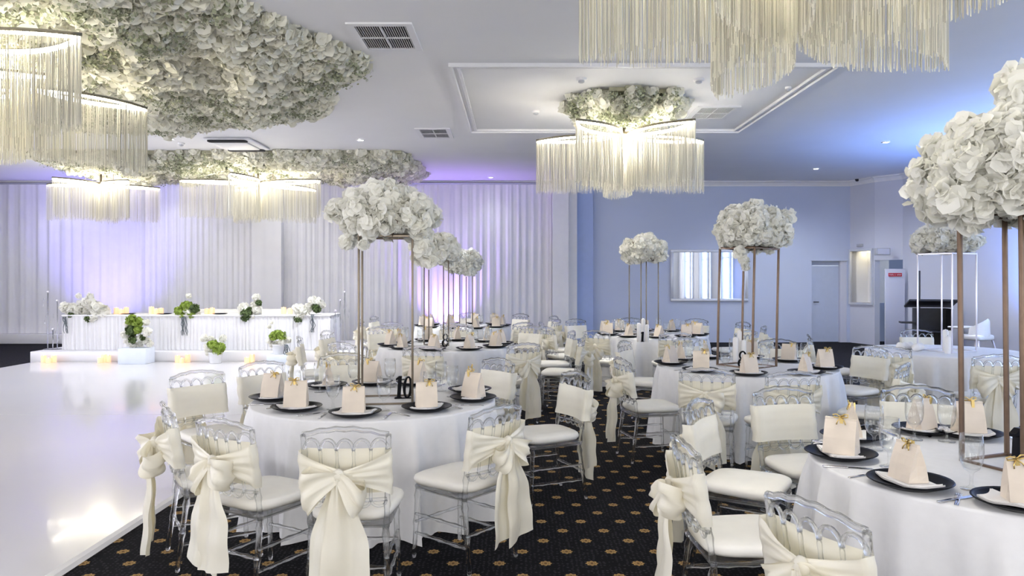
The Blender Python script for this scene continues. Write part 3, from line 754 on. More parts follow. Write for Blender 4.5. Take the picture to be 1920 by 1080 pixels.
# acrylic crystal stands at both ends of the bridal table
def crystal_stand(x0_, Y, label, spots, seed):
    r = random.Random(seed); t = thing('crystal_stand', label, 'decor stand', (px(x0_, Y), Y, SZ), 0, 'acrylic crystal stands')
    MB().bevbox(-.14, .14, -.1, .1, 0, .02, .02).build('base', M['acrylic'], t)
    for dx, h in spots:
        MB().tube([(dx, 0, .02), (dx, 0, h)], .010, 6).build('rod', M['acrylic'], t)
        MB().blob((dx, 0, h+.02), .022, 8, 6).build('crystal_tip', M['silvertube'], t)
        for k in range(5):
            z = h*.45 + k*h*.1; xx_ = dx + r.uniform(-.12, .12)
            MB().lathe([(.001, 0), (.012, .03), (.001, .09)], 5).build('crystal_drop', M['acrylic'], t, (xx_, r.uniform(-.05, .05), z))
crystal_stand(99, 14.75, 'clear acrylic crystal stand at the left end of the stage', [(-.10, 1.12), (0, .38), (.09, .95)], 3)
crystal_stand(638, 14.75, 'clear acrylic crystal stand at the right end of the stage', [(-.10, .75), (0, .95), (.09, 1.12)], 4)

# ------------------------------------------------------------------ uplights
def uplight(loc, label, power, color, aim, size=70):
    t = thing('uplight', label, 'uplight', loc, 0, 'floor uplights')
    MB().lathe([(.001, .06), (.09, .06), (.10, .09), (.10, .22), (.085, .225), (.08, .20), (.001, .20)], 18).build('can', M['blackmatt'], t)
    MB().box(-.13, -.115, -.03, .03, 0, .16).box(.115, .13, -.03, .03, 0, .16).box(-.13, .13, -.03, .03, 0, .012).build('yoke', M['blackmatt'], t)
    MB().lathe([(.001, .212), (.078, .212)], 18).build('lens', emat('uplight_lens', color, 4), t)
    l = bpy.data.lights.new('uplight_lamp', 'SPOT'); l.energy = power; l.color = color; l.spot_size = R(size); l.spot_blend = 1; l.shadow_soft_size = .06
    o = bpy.data.objects.new('uplight_lamp', l); COL.objects.link(o); o.parent = t; o.location = (0, 0, .25)
    d = Vector(aim) - Vector(loc); o.rotation_euler = d.to_track_quat('-Z', 'Y').to_euler()
uplight((px(836, 18.4), 18.4, 0), 'purple floor uplight against the drape behind the farthest left table', 250, (.42, .24, 1.0), (px(836, 18.4), 18.75, 3.0), 110)
uplight((px(150, 17.3), 17.3, 0), 'blue-violet floor uplight behind the left end of the stage', 230, (.22, .17, 1.0), (px(190, 18.2), 18.8, 2.6), 100)
uplight((XR-.55, 12.3, 0), 'blue floor uplight against the right wall behind the high chair', 620, (.14, .32, 1.0), (XR-.2, 12.3, 3.0), 130)
uplight((XR-.55, 6.6, 0), 'blue floor uplight against the right wall beyond the nearest table', 170, (.16, .34, 1.0), (XR-.2, 6.6, 3.0), 130)

# ================================================================== BACK-WALL MIRROR, LECTERN, HIGH CHAIR
X0, X1 = px(1257, YB), px(1402, YB); Zb, Zt = EYE-(565-VY)/FPX*YB, EYE-(468-VY)/FPX*YB
mr = thing('wall_mirror', 'wide silver-framed mirror on the blue wall', 'mirror', ((X0+X1)/2, YB, Zb), 0)
hw, hh_ = (X1-X0)/2, Zt-Zb
MB().box(-hw+.06, hw-.06, -.03, -.005, .06, hh_-.06).build('mirror_glass', M['mirror'], mr)
for a, b_, z0, z1 in ((-hw, hw, 0, .07), (-hw, hw, hh_-.07, hh_), (-hw, -hw+.07, .07, hh_-.07), (hw-.07, hw, .07, hh_-.07)):
    MB().bevbox(a, b_, -.055, -.001, z0, z1, .015).build('frame_rail', M['frame'], mr)
# lectern
lx, ly, _ = atY(1748, 562, 14.9)
lc = thing('lectern', 'black lectern with slanted top against the right wall', 'lectern', (lx, ly, 0), R(-18))
MB().bevbox(-.36, .36, -.30, .30, 0, .05, .02).build('base', M['blackmatt'], lc)
for s in (-1, 1): MB().bevbox(s*.30-.02, s*.30+.02, -.24, .24, .05, 1.02, .01).build('side_panel', M['blackmatt'], lc)
MB().box(-.28, .28, .20, .23, .05, 1.02).build('front_panel', M['blackmatt'], lc)
MB().bevbox(-.28, .28, -.22, .2, .55, .575, .01).build('shelf', M['blackmatt'], lc)
tp = MB().bevbox(-.46, .40, -.30, .30, -.02, .02, .015); tp.build('slanted_top', M['blackmatt'], lc, (0, 0, 1.12), (R(-14), 0, 0))
MB().bevbox(-.58, -.30, -.16, .16, .72, .75, .01).build('side_shelf', M['blackmatt'], lc)
# pole stand
ps = thing('pole_stand', 'thin black microphone stand beside the lectern', 'stand', (px(1724, 15.6), 15.6, 0), 0)
MB().tube([(0, 0, .02), (0, 0, 1.78)], .018, 8).build('pole', M['blackmatt'], ps)
MB().lathe([(.001, 0), (.14, 0), (.14, .012), (.02, .03), (.001, .03)], 18).build('base', M['blackmatt'], ps)
# high chair
hx_, hy_, _ = atY(1832, 600, 13.6)
hc = thing('high_chair', 'white plastic high chair by the right wall', 'high chair', (hx_, hy_, 0), R(200))
for sx in (-1, 1):
    for sy in (-1, 1): MB().tube([(sx*.17, sy*.16, .52), (sx*.27, sy*.27, 0)], [.017, .014], 8).build('leg', M['silvertube'], hc)
MB().bevbox(-.21, .21, -.20, .20, .50, .60, .06).build('seat', M['plastic'], hc)
mb = MB(); mb.grid(lambda u, v: (math.sin((u-.5)*PI*1.15)*(.205-.03*v), .02+math.cos((u-.5)*PI*1.15)*.19, .56+.34*v*(1-.55*abs(u-.5)*2)), 16, 5); mb.build('backrest', M['plastic'], hc)
MB().bevbox(-.24, .24, -.44, -.14, .70, .73, .06).build('tray', M['plastic'], hc)
for s in (-1, 1): MB().tube([(s*.2, -.17, .6), (s*.21, -.2, .71)], .015, 8).build('tray_arm', M['plastic'], hc)

# ================================================================== CHAIR (faces +Y, origin on the floor under the seat)
def yb(z): return -.195 - .075*(max(z, .40)-.40)/.5
def xb(z): return .185 + .022*(max(z, .4)-.4)/.5
def bowy(x, z): return yb(z) - .030*(1-(x/xb(z))**2)
CH = {}
def beads(pts, base, spots, amp):
    out = []
    for i, p in enumerate(pts):
        b = base
        for s in spots: b += amp*math.exp(-((i/(len(pts)-1)-s)/.028)**2)
        out.append(b)
    return out
def lin(p, q, n): p, q = Vector(p), Vector(q); return [tuple(p.lerp(q, k/n)) for k in range(n+1)]
def chair_meshes():
    ac = M['acrylic']; out = []
    def A_(name, mb, mat=ac): out.append((name, mb.mesh(name, mat)))
    for sx in (-1, 1):
        pts = lin((sx*.175, .185, .41), (sx*.19, .205, 0), 16)
        A_('leg', MB().tube(pts, [r_*(1-.25*i/16) for i, r_ in enumerate(beads(pts, .0165, (.12, .5, .9), .006))], 8))
        pts = lin((sx*.18, -.19, .41), (sx*.195, -.245, 0), 16)
        A_('leg', MB().tube(pts, [r_*(1-.25*i/16) for i, r_ in enumerate(beads(pts, .0165, (.12, .5, .9), .006))], 8))
        pts = [(sx*xb(z), yb(z), z) for z in [.40+.47*k/16 for k in range(17)]]
        A_('back_post', MB().tube(pts, beads(pts, .0140, (.08, .25, .80), .005), 8))
    sf = MB().bevbox(-.205, .205, -.215, .215, .395, .438, .05); A_('seat_frame', sf)
    n = 20; pts = []
    for k in range(n+1):
        x = -xb(.87)+2*xb(.87)*k/n; t = x/xb(.87)
        pts.append((x, bowy(x, .87), .868 + .034*(1-t*t) + .003*math.cos(k*PI/2)))
    A_('top_rail', MB().tube(pts, .0135, 8))
    xs_ = [-xb(.80)+2*xb(.80)*k/5 for k in range(6)]
    for k in range(5):
        a, b = xs_[k], xs_[k+1]; pts = []
        for j in range(9):
            t = PI*j/8; x = (a+b)/2 - (b-a)/2*math.cos(t)*.97; z = .797+.052*math.sin(t)
            pts.append((x, bowy(x, z), z))
        A_('arch', MB().tube(pts, .0085, 6))
    for k in range(1, 5):
        pts = [(xs_[k]*(1-.06*(.80-z)/.26), bowy(xs_[k], z), z) for z in [.80-.255*j/12 for j in range(13)]]
        A_('spindle', MB().tube(pts, beads(pts, .0080, (.05, .35, .7, .95), .005), 6))
    pts = [(x, bowy(x, .545), .545) for x in [-.190+.380*j/10 for j in range(11)]]
    A_('lower_rail', MB().tube(pts, .010, 6))
    for k in range(5):
        a, b = -.19+.076*k, -.114+.076*k
        A_('lower_arch', MB().tube([((a+b)/2-.037*math.cos(PI*j/6), bowy((a+b)/2, .54), .542-.030*math.sin(PI*j/6)) for j in range(7)], .007, 6))
    for sx in (-1, 1):
        for z, s in ((.255, 1.0), (.145, 1.0)):
            pts = lin((sx*(.19-.01*z), -.215+.03*z, z), (sx*(.185), .195, z), 10); A_('stretcher', MB().tube(pts, beads(pts, .0085, (.2, .5, .8), .004), 6))
    for y0, z in ((-.215, .21), (.195, .21)):
        pts = lin((-.185, y0, z), (.185, y0, z), 10); A_('stretcher', MB().tube(pts, beads(pts, .0085, (.2, .5, .8), .004), 6))
    cu = MB()
    def cring(k, z): 
        o = []
        for j in range(28):
            a = 2*PI*j/28; c, s = math.cos(a), math.sin(a)
            e = 2/4.5; x = .218*math.copysign(abs(c)**e, c)*k; y = .222*math.copysign(abs(s)**e, s)*k
            x *= 1 + .10*(y/.222); o.append((x, y, z))
        return o
    cu.loft([cring(.94, .437), cring(1.0, .452), cring(1.01, .467), cring(.985, .482), cring(.92, .491), cring(.6, .497), cring(.05, .499)], True, True, True)
    A_('seat_cushion', cu, M['cushion'])
    return out
CHM = chair_meshes()
def sash_meshes(seed, flare=1.0, kz=.66, side=0.0):
    """ivory sash: sleeve round the back, bow at the rear, two tails. returns (sleeve, [(name, mesh)...])"""
    r = random.Random(seed)
    ph = [r.random()*6 for _ in range(6)]
    z0, z1 = .575, .800
    sl = MB()
    def path(u):      # u 0..1 : knot -> left post -> front -> right post -> knot ; returns x, y-offset, pinch 0..1
        if u < .3: t = u/.3; return (-.222*t, -.03 - .028*(1-t)**.6, 1-t)
        if u < .36: t = (u-.3)/.06; return (-.222+.004*math.sin(t*PI), -.03+.052*t, 0)
        if u < .64: t = (u-.36)/.28; return (-.218+.436*t, .024, 0)
        if u < .70: t = (u-.64)/.06; return (.218+.004*math.sin(t*PI), .022-.052*t, 0)
        t = (u-.7)/.3; return (.222*(1-t), -.03 - .028*t**.6, t)
    def fn(u, v):
        x, yo, p = path(u); p = p**.75
        zc = (z0+z1)/2; zz = zc + (v-.5)*(z1-z0)
        zk = kz + (v-.5)*.05
        z = zz*(1-p) + zk*p
        wr = .006*math.sin(v*26+ph[0]+3*u)*(.35+.65*math.sin(PI*min(1, p*1.2)) ) + .004*math.sin(v*11+u*20+ph[1])
        y = bowy(max(-.18, min(.18, x)), z) + yo + (wr if yo < 0 else -wr*.35)
        return (x*(1+.012*math.sin(v*14+ph[2])), y - (.004 if yo < 0 else 0), z)
    sl.grid(fn, 60, 14)
    knot = (side, bowy(0, kz)-.065, kz)
    out = []
    kn = MB().blob((0, 0, 0), (.030, .026, .036), 12, 8, .12, r); out.append(('knot', kn, knot))
    for s in (-1, 1):
        Lp = .165*flare*r.uniform(.9, 1.1); Wm = .095*r.uniform(.9, 1.1); droop = R(-34 + r.uniform(-16, 16)); T = .060*r.uniform(.8, 1.2)
        lo = MB(); p0, p1, p2 = (r.random()*6 for _ in range(3))
        def fl(u, v):
            th = 2*PI*u; sx_ = math.sin(th/2); x = Lp*sx_**1.3; w = .020 + (Wm-.020)*sx_**.85
            q = (v-.5)*2
            y = -T*math.sin(th)*(.35+.65*sx_) + .014*math.sin(q*6+p0+u*5)*sx_ + .006*math.sin(q*13+p1-u*9)*sx_ - .012*q*q
            z = q*w*(1+.10*math.sin(th+p1)) + .012*math.sin(u*9+p2)*sx_
            xx = x*(1-.12*q*q) ; c_, s_ = math.cos(droop), math.sin(droop)
            return (s*(xx*c_ - z*s_*.35*1), y - .012, xx*s_ + z*c_)
        lo.grid(fl, 28, 10); out.append(('bow_loop', lo, knot))
    for s in (-1, 1):
        ta = MB(); ln = r.uniform(.52, .62); cx_ = s*r.uniform(.03, .05); wt = r.uniform(.086, .102); q0, q1, q2 = (r.random()*6 for _ in range(3)); cut = r.uniform(-.05, .05)
        def ft(u, v):
            d = v; w = .014 + (wt-.014)*min(1, d*1.9)**.8 + .018*d; q = (u-.5)*2
            x = cx_*min(1, d*2.2) + q*w
            y = -.015 - .022*d + .016*math.sin(q*3.3+q0+d*2)*min(1, .35+d) + .006*math.sin(q*8+q1)*(1-.5*d) + .004*math.sin(d*17+q2) - .010*s
            z = -.005 - ln*d + cut*q*d*d
            return (x, y, z)
        ta.grid(ft, 14, 22); out.append(('tail', ta, knot))
    res = []
    for nme, mb, k in out:
        mb.v = [(v[0]+k[0], v[1]+k[1], v[2]+k[2]) for v in mb.v]; res.append((nme, mb.mesh(nme, M['satin'])))
    return sl.mesh('sash', M['satin']), res
SASH = [sash_meshes(900+i, fl_, kz_, sd) for i, (fl_, kz_, sd) in enumerate(((1.0, .70, .0), (1.06, .685, -.02), (.94, .71, .02), (1.0, .695, .015)))]

HOURS = ('twelve', 'one', 'two', 'three', 'four', 'five', 'six', 'seven', 'eight', 'nine', 'ten', 'eleven')
CN = [w for h in HOURS for w in (h + " o'clock", 'half past ' + h)]
def clock_of(cx, cy, x, y):
    """clock position round a table, six o'clock being nearest the camera (24 half hours)"""
    a = math.degrees(math.atan2(x-cx, y-cy)) % 360      # 0 = far side, 90 = right
    return int(round(a/15)) % 24
chair_log = {}
def chair(x, y, face, tkey, variant=0, desc='clear chair with ivory sash', sash=True):
    cx, cy, tdesc = TABLES[tkey][:3]; k = clock_of(cx, cy, x, y); used = chair_log.setdefault(tkey, set())
    while k in used: k = (k+1) % 24
    used.add(k)
    t = thing('banquet_chair', '%s at %s around %s' % (desc, CN[k], tdesc), 'chair', (x, y, 0), face - PI/2, 'clear acrylic banquet chairs')
    for nm, me in CHM: inst(nm, me, t)
    sl, parts = SASH[variant % len(SASH)]
    if sash:
        so = inst('sash', sl, t)
        for nm, me in parts: inst(nm, me, so)
    return t
def chair_px(xp, yp, deg, tkey, variant=0, **kw):
    """chair whose top rail's middle stands at a photo point"""
    X, Y = at(xp, yp, .90); f = R(deg); bx_, by_ = math.cos(f), math.sin(f)
    X += bx_*.295; Y += by_*.295; cx, cy, _ = TABLES[tkey]; d = math.hypot(X-cx, Y-cy)
    if d < 1.24: X, Y = cx + (X-cx)*1.24/d, cy + (Y-cy)*1.24/d      # seat edge just clears the hanging cloth
    return chair(X, Y, f, tkey, variant, **kw)

TABLES = {
    't10': (-1.015, 5.40, 'the table numbered ten'),
    't8': (2.28, 7.41, 'the table numbered eight'),
    'near': (2.29, 3.47, 'the nearest right-hand table'),
    'mid': (-.90, 9.70, 'the table right behind table ten'),
    'far': (-.96, 13.56, 'the table before the purple uplight'),
    'mir': (2.10, 11.6, 'the table before the wide mirror'),
    'bare': (5.16, 9.0, 'the unset table near the lectern'),
}
TR_ = .865; TH = .75
def tablecloth(tkey, seed, label):
    cx, cy, _ = TABLES[tkey]; r = random.Random(seed)
    nf = 19; ph = r.random()*6; ph2 = r.random()*6
    mb = MB(); n = 170
    def rad(a, d):   # d 0..1 down the drop
        w = 1 - 2*abs(math.sin(.5*(nf*a + ph + .9*math.sin(3*a+ph2) + .5*math.sin(5*a))))**.6
        return TR_ + .012*min(1, d*6) + (.05*d) + (.042 + .08*d)*max(0, d)**.35*(w*.8+.2*math.sin(2*nf*a+ph2))
    rings = [[(.02*math.cos(2*PI*k/n), .02*math.sin(2*PI*k/n), TH) for k in range(n)]]
    for q in (.4, .8, .985): rings.append([(TR_*q*math.cos(2*PI*k/n), TR_*q*math.sin(2*PI*k/n), TH) for k in range(n)])
    rings.append([(TR_*.997*math.cos(2*PI*k/n), TR_*.997*math.sin(2*PI*k/n), TH-.004) for k in range(n)])
    for j in range(13):
        d = j/12
        rings.append([(rad(2*PI*k/n, d)*math.cos(2*PI*k/n), rad(2*PI*k/n, d)*math.sin(2*PI*k/n), TH-.014-(TH-.019)*d) for k in range(n)])
    mb.loft(rings, True, True, False)
    return tag(mb.build('tablecloth', M['cloth'], None, (cx, cy, 0), (0, 0, r.random()*6)), label, 'tablecloth', 'round white tablecloths')
tablecloth('t10', 1, 'floor-length white cloth on the round table numbered ten')
tablecloth('t8', 2, 'floor-length white cloth on the round table numbered eight')
tablecloth('near', 3, 'floor-length white cloth on the nearest right-hand round table')
tablecloth('mid', 4, 'floor-length white cloth on the round table right behind table ten')
tablecloth('far', 5, 'floor-length white cloth on the round table before the purple uplight')
tablecloth('mir', 6, 'floor-length white cloth on the round table before the wide mirror')
tablecloth('bare', 7, 'floor-length white cloth on the unset round table near the lectern')

# chairs of the table numbered ten
chair_px(319, 757, 32, 't10', 1); chair_px(411, 789, 60, 't10', 0); chair_px(646, 805, 91, 't10', 1); chair_px(938, 764, 140, 't10', 2)
chair_px(1037, 700, 205, 't10', 3); chair_px(925, 676, 222, 't10', 0); chair_px(418, 698, -42, 't10', 2); chair_px(520, 684, -40, 't10', 3); chair_px(642, 664, -70, 't10', 1)
# nearest right-hand table
chair_px(1272, 823, 3, 'near', 0); chair_px(1338, 756, -33, 'near', 1); chair_px(1507, 736, -78, 'near', 2); chair_px(1758, 743, 248, 'near', 3); chair_px(1512, 944, 24, 'near', 2)
# table numbered 8
chair_px(1325, 693, 72, 't8', 0); chair_px(1490, 699, 94, 't8', 1); chair_px(1164, 672, 12, 't8', 2); chair_px(1181, 642, -28, 't8', 3)
chair_px(1446, 641, 248, 't8', 0); chair_px(1577, 652, 205, 't8', 1); chair_px(1685, 682, 140, 't8', 2); chair_px(1285, 634, -60, 't8', 3)
# unset table near the lectern
chair_px(1666, 651, 42, 'bare', 0); chair_px(1872, 667, 82, 'bare', 1); chair_px(1729, 623, -95, 'bare', 2); chair_px(1568, 630, -18, 'bare', 3)
def ring_chairs(tkey, degs, rad, seed):
    r = random.Random(seed); cx, cy, _ = TABLES[tkey]
    for i, a in enumerate(degs):
        rr_ = rad + r.uniform(-.06, .08); x, y = cx + rr_*math.cos(R(a)), cy + rr_*math.sin(R(a))
        chair(x, y, R(a+180+r.uniform(-9, 9)), tkey, i+seed)
ring_chairs('mid', (-128, -92, -56, -18, 16, 52, 90, 128, 163, 199), 1.50, 1)
ring_chairs('far', (-126, -90, -54, -20, 18, 54, 90, 162, 200), 1.48, 2)
ring_chairs('mir', (-126, -90, -52, -16, 20, 54, 92, 128, 163, 200), 1.46, 3)

# ================================================================== PLACE SETTINGS
CHARGER = MB().lathe([(.001, .002), (.10, .002), (.105, .004), (.155, .024), (.167, .031), (.165, .034), (.152, .028), (.108, .010), (.10, .008), (.001, .008)], 36).mesh('charger_plate', M['black'])
def napkin_mesh(seed):
    r = random.Random(seed); a, b = r.random()*6, r.random()*6; mb = MB()
    def zf(x, y):
        d = math.hypot(x, y); base = .011 if d < .1 else .011 + min(.03, (d-.1)*.42)
        return base + .0025*math.sin(x*38+a)*math.sin(y*30+b)
    for lay in range(2):
        w, h = (.118-.008*lay), (.066-.006*lay)
        top = lambda u, v: ((u-.5)*2*w*(1+.06*math.sin(v*5+a)), (v-.5)*2*h+.02*(u-.5), zf((u-.5)*2*w, (v-.5)*2*h) + .010 + lay*.006)
        bot = lambda u, v: ((u-.5)*2*w*(1+.06*math.sin(v*5+a)), (v-.5)*2*h+.02*(u-.5), zf((u-.5)*2*w, (v-.5)*2*h) + .002 + lay*.008)
        mb.grid(top, 14, 10); mb.grid(bot, 14, 10)
        per = [(i/14, 0) for i in range(14)] + [(1, j/10) for j in range(10)] + [(1-i/14, 1) for i in range(14)] + [(0, 1-j/10) for j in range(10)]
        mb.loft([[bot(*p) for p in per], [top(*p) for p in per]], True)
    return mb.mesh('folded_napkin', M['napkin'])
NAP = [napkin_mesh(i) for i in range(4)]
def bag_mesh():
    mb = MB(); w, d, h = .056, .036, .140
    prof = []
    for t in (0, .04, .2, .45, .7, .9, 1.0): prof.append((w*(1-.02*t), d*(1-t)**.9 + .0025 + .004*math.sin(PI*t), h*t))
    rings = [[(-a, -b, z), (-a*.35, -b-.002, z), (a*.35, -b-.002, z), (a, -b, z), (a-.010*math.sin(PI*min(1, z/h*1.1)), 0, z), (a, b, z), (-a, b, z), (-a+.010*math.sin(PI*min(1, z/h*1.1)), 0, z)] for a, b, z in prof]
    mb.loft(rings, True, True, True, False); return mb.mesh('paper_body', M['paper'])
BAG = bag_mesh()
FOLD = MB().box(-.0545, .0545, -.006, .006, .118, .1425).mesh('folded_top', M['paper'])
CLIP = MB().box(-.006, .006, -.012, -.006, .108, .152).box(-.006, .006, .006, .012, .108, .152).mesh('peg', M['gold'])
bwm = MB()
for s in (-1, 1):
    bwm.tube([(0, -.013, .148), (s*.014, -.016, .160), (s*.026, -.014, .158), (s*.024, -.012, .147), (0, -.013, .146)], .0028, 5)
    bwm.tube([(0, -.013, .147), (s*.012, -.016, .132), (s*.016, -.02, .118)], .0022, 5)
TWINE = bwm.mesh('ribbon_bow', M['gold'])
GOB = MB().lathe([(.001, .0), (.036, .0), (.037, .003), (.012, .008), (.006, .016), (.0065, .045), (.010, .052), (.026, .062), (.036, .080), (.040, .105), (.0395, .135), (.036, .165),
                  (.0345, .165), (.0378, .135), (.0383, .105), (.0345, .081), (.025, .065), (.001, .058)], 24).mesh('goblet', M['glass'])
def fork_mesh():
    mb = MB(); mb.bevbox(-.0075, .0075, -.10, .0, .001, .004, .003); mb.bevbox(-.004, .004, 0, .04, .001, .004, .002); mb.bevbox(-.012, .012, .038, .06, .001, .004, .004)
    for k in range(4): mb.bevbox(-.0115+k*.0064, -.0115+k*.0064+.0036, .058, .098, .001, .0035, .001)
    return mb.mesh('fork', M['chrome'])
FORK = fork_mesh()
def knife_mesh():
    mb = MB(); mb.bevbox(-.0085, .0085, -.11, .0, .001, .007, .004)
    mb.add([(-.008, 0, .002), (.008, 0, .002), (.010, .06, .002), (.006, .112, .002), (-.008, .10, .002), (-.008, 0, .0045), (.008, 0, .0035), (.010, .06, .003), (.006, .112, .003), (-.008, .10, .0045)],
           [(4,3,2,1,0),(5,6,7,8,9),(0,1,6,5),(1,2,7,6),(2,3,8,7),(3,4,9,8),(4,0,5,9)], False)
    return mb.mesh('knife', M['chrome'])
KNIFE = knife_mesh()
def setting(tkey, a, rad=.715, seed=0, cutlery=True, glass=True, bagrot=None):
    r = random.Random(seed*31+int(a*10)); cx, cy, td = TABLES[tkey]
    x, y = cx + rad*math.cos(a), cy + rad*math.sin(a); face = a + PI/2          # local -Y points to the diner
    k = clock_of(cx, cy, x, y); lg = chair_log.setdefault(tkey+'_s', set())
    while k in lg: k = (k+1) % 24
    lg.add(k); where = 'at %s on %s' % (CN[k], td)
    tag(inst('charger_plate', CHARGER, None, (x, y, TH+.0005), (0, 0, face)), 'round black charger plate ' + where, 'plate', 'black charger plates')
    nrot = face + r.uniform(-.5, .5)
    tag(inst('folded_napkin', NAP[r.randrange(4)], None, (x, y, TH+.0005), (0, 0, nrot)), 'folded white napkin ' + where, 'napkin', 'folded white napkins')
    bo = r.uniform(-.02, .02)
    b = thing('favour_bag', 'cream favour bag ' + where, 'favour bag', (x+bo*math.cos(face), y+bo*math.sin(face), TH+.0285), face + (r.uniform(-1.2, 1.2) if bagrot is None else bagrot), 'cream favour bags')
    sc = r.uniform(1.08, 1.2); b.scale = (sc*1.12, sc*1.1, sc)
    inst('paper_body', BAG, b); inst('folded_top', FOLD, b); c_ = inst('peg', CLIP, b, (r.uniform(-.02, .02), 0, 0), (0, R(r.uniform(-15, 15)), 0)); inst('ribbon_bow', TWINE, c_)
    ct, st = math.cos(face), math.sin(face)
    def loc(lx_, ly_): return (x + lx_*ct - ly_*st, y + lx_*st + ly_*ct)
    if glass:
        gx, gy = loc(.15, .18); tag(inst('goblet', GOB, None, (gx, gy, TH+.0005), None, (1.15, 1.15, 1.38)), 'clear stemmed goblet ' + where, 'glass', 'clear goblets')
    if cutlery:
        fx, fy = loc(-.205, -.01); tag(inst('fork', FORK, None, (fx, fy, TH), (0, 0, face+r.uniform(-.08, .08))), 'steel fork left of the plate ' + where, 'fork', 'steel forks')
        fx, fy = loc(.205, -.01); tag(inst('knife', KNIFE, None, (fx, fy, TH), (0, 0, face+r.uniform(-.08, .08))), 'steel knife right of the plate ' + where, 'knife', 'steel knives')
def set_px(tkey, pts, seed):
    cx, cy, _ = TABLES[tkey]
    for i, (xp, yp, *rest) in enumerate(pts):
        X, Y = at(xp, yp, TH+.012); setting(tkey, math.atan2(Y-cy, X-cx), min(.73, math.hypot(X-cx, Y-cy)), seed+i, True, True, rest[0] if rest else None)
set_px('t10', ((666, 776, .1), (800, 766, -.5), (887, 748, 1.0), (905, 731), (790, 716), (697, 713), (606, 723), (512, 747, 1.2), (556, 766, .8)), 1)
set_px('near', ((1680, 912, -.35), (1562, 853, 1.1), (1597, 820, .5), (1728, 806), (1818, 815), (1925, 985)), 20)
set_px('t8', ((1404, 703), (1296, 697), (1243, 681), (1258, 672), (1325, 670), (1405, 668), (1479, 676), (1548, 690), (1517, 700)), 40)
for tk, n, off in (('mid', 10, 10), ('far', 10, 4), ('mir', 10, 16)):
    for i in range(n): setting(tk, R(off + 36*i), .72, i+60, False, i % 2 == 0 or tk != 'far')
# unset table: rolled napkins
for i, (xp, yp, lab) in enumerate(((1697, 651, 'left'), (1722, 653, 'right'))):
    X, Y = at(xp, yp, TH+.03); mb = MB(); r = random.Random(i+70)
    mb.loft([[(-.11+.22*k/8, (.045+.012*math.sin(k*1.3+i))*math.cos(a)*(.75 if k in (0, 8) else 1), .045+(.042+.01*math.sin(k*2.1+i))*math.sin(a)*(.75 if k in (0, 8) else 1)) for a in [2*PI*j/12 for j in range(12)]] for k in range(9)], True, True, True)
    tag(mb.build('rolled_napkin', M['napkin'], None, (X, Y, TH), (0, 0, R(20+25*i))), '%s crumpled white napkin bundle on %s' % (lab, TABLES['bare'][2]), 'napkin', 'napkin bundles')

# ================================================================== CENTREPIECES
TWIG = MB().tube([(0, 0, 0), (.25, .1, .2), (.6, .15, .3)], [.05, .04, .02], 4).tube([(.25, .1, .2), (.4, -.1, .45)], [.035, .015], 4).mesh('twig', M['twig'])
def centrepiece(tkey, cxy, rot, h, half, mat, fl_c, fl_r, n, seed, where, size=.105, lean=(0, 0), droops=(), t_=.0078):
    x, y = cxy
    st = thing('flower_stand', 'tall %s four-legged flower stand on %s' % ('pale silver' if mat == 'silvertube' else 'slim metal', where), 'flower stand', (x, y, TH), rot, 'tall flower stands')
    st.rotation_euler = (lean[0], lean[1], rot)
    for sx in (-1, 1):
        for sy in (-1, 1): MB().bevbox(sx*half-t_, sx*half+t_, sy*half-t_, sy*half+t_, .0, h, .003, 1).build('pole', M[mat], st)
    for zz, nm in ((.0, 'base_bar'), (h-.014, 'top_bar')):
        for s in (-1, 1):
            MB().box(-half, half, s*half-t_*.8, s*half+t_*.8, zz+.001, zz+.013).build(nm, M[mat], st)
            MB().box(s*half-t_*.8, s*half+t_*.8, -half, half, zz+.001, zz+.013).build(nm, M[mat], st)
    MB().bevbox(-half-.01, half+.01, -half-.01, half+.01, h, h+.008, .01).build('top_plate', M[mat], st)
    r = random.Random(seed); n = int(n*1.4); size *= .84
    f = thing('flower_arrangement', 'cloud of white silk blossoms on the stand of %s' % where, 'flower arrangement', (x+fl_c[0], y+fl_c[1], TH+h+.01), 0, 'white blossom clouds')
    core = MB().blob((0, 0, fl_c[2]), (fl_r[0]*.62, fl_r[1]*.62, fl_r[2]*.60), 14, 10, .3, r); core.build('inner_foliage', M['petal'], f)
    for k in range(n):
        z = 1 - 2*(k+.5)/n; a = k*2.39996; q = math.sqrt(1-z*z)
        rr_ = r.uniform(.78, 1.08)
        p = Vector((q*math.cos(a)*fl_r[0]*rr_, q*math.sin(a)*fl_r[1]*rr_, z*fl_r[2]*rr_ + fl_c[2]))
        p += Vector((r.uniform(-.04, .04), r.uniform(-.04, .04), r.uniform(-.03, .03)))
        if math.hypot(p.x+fl_c[0], p.y+fl_c[1]) < half*1.2 and p.z < size*.8: p.z = size*.9
        inst('blossom', BLO[r.randrange(5)], f, p, rot_rand(r), size*r.uniform(.75, 1.25))
    for (dx, dy, dz, s) in droops: inst('blossom', BLO[r.randrange(5)], f, (dx, dy, dz), rot_rand(r), s)
    for k in range(10):
        a = r.random()*6.28; z = r.uniform(-.8, .7); q = math.sqrt(1-z*z)
        inst('twig', TWIG, f, (q*math.cos(a)*fl_r[0]*1.02, q*math.sin(a)*fl_r[1]*1.02, z*fl_r[2]*1.02+fl_c[2]), rot_rand(r), .12*r.uniform(.6, 1.2))
    return st
x, y = TABLES['t10'][:2]
centrepiece('t10', (-.92, 5.32), R(8), 1.17, .182, 'brass', (-.01, 0, .13), (.29, .28, .19), 95, 1, TABLES['t10'][2], .10, droops=((-.24, -.15, -.06, .07), (-.10, -.25, -.08, .05), (.28, -.1, -.10, .09), (.33, -.05, -.17, .08)))
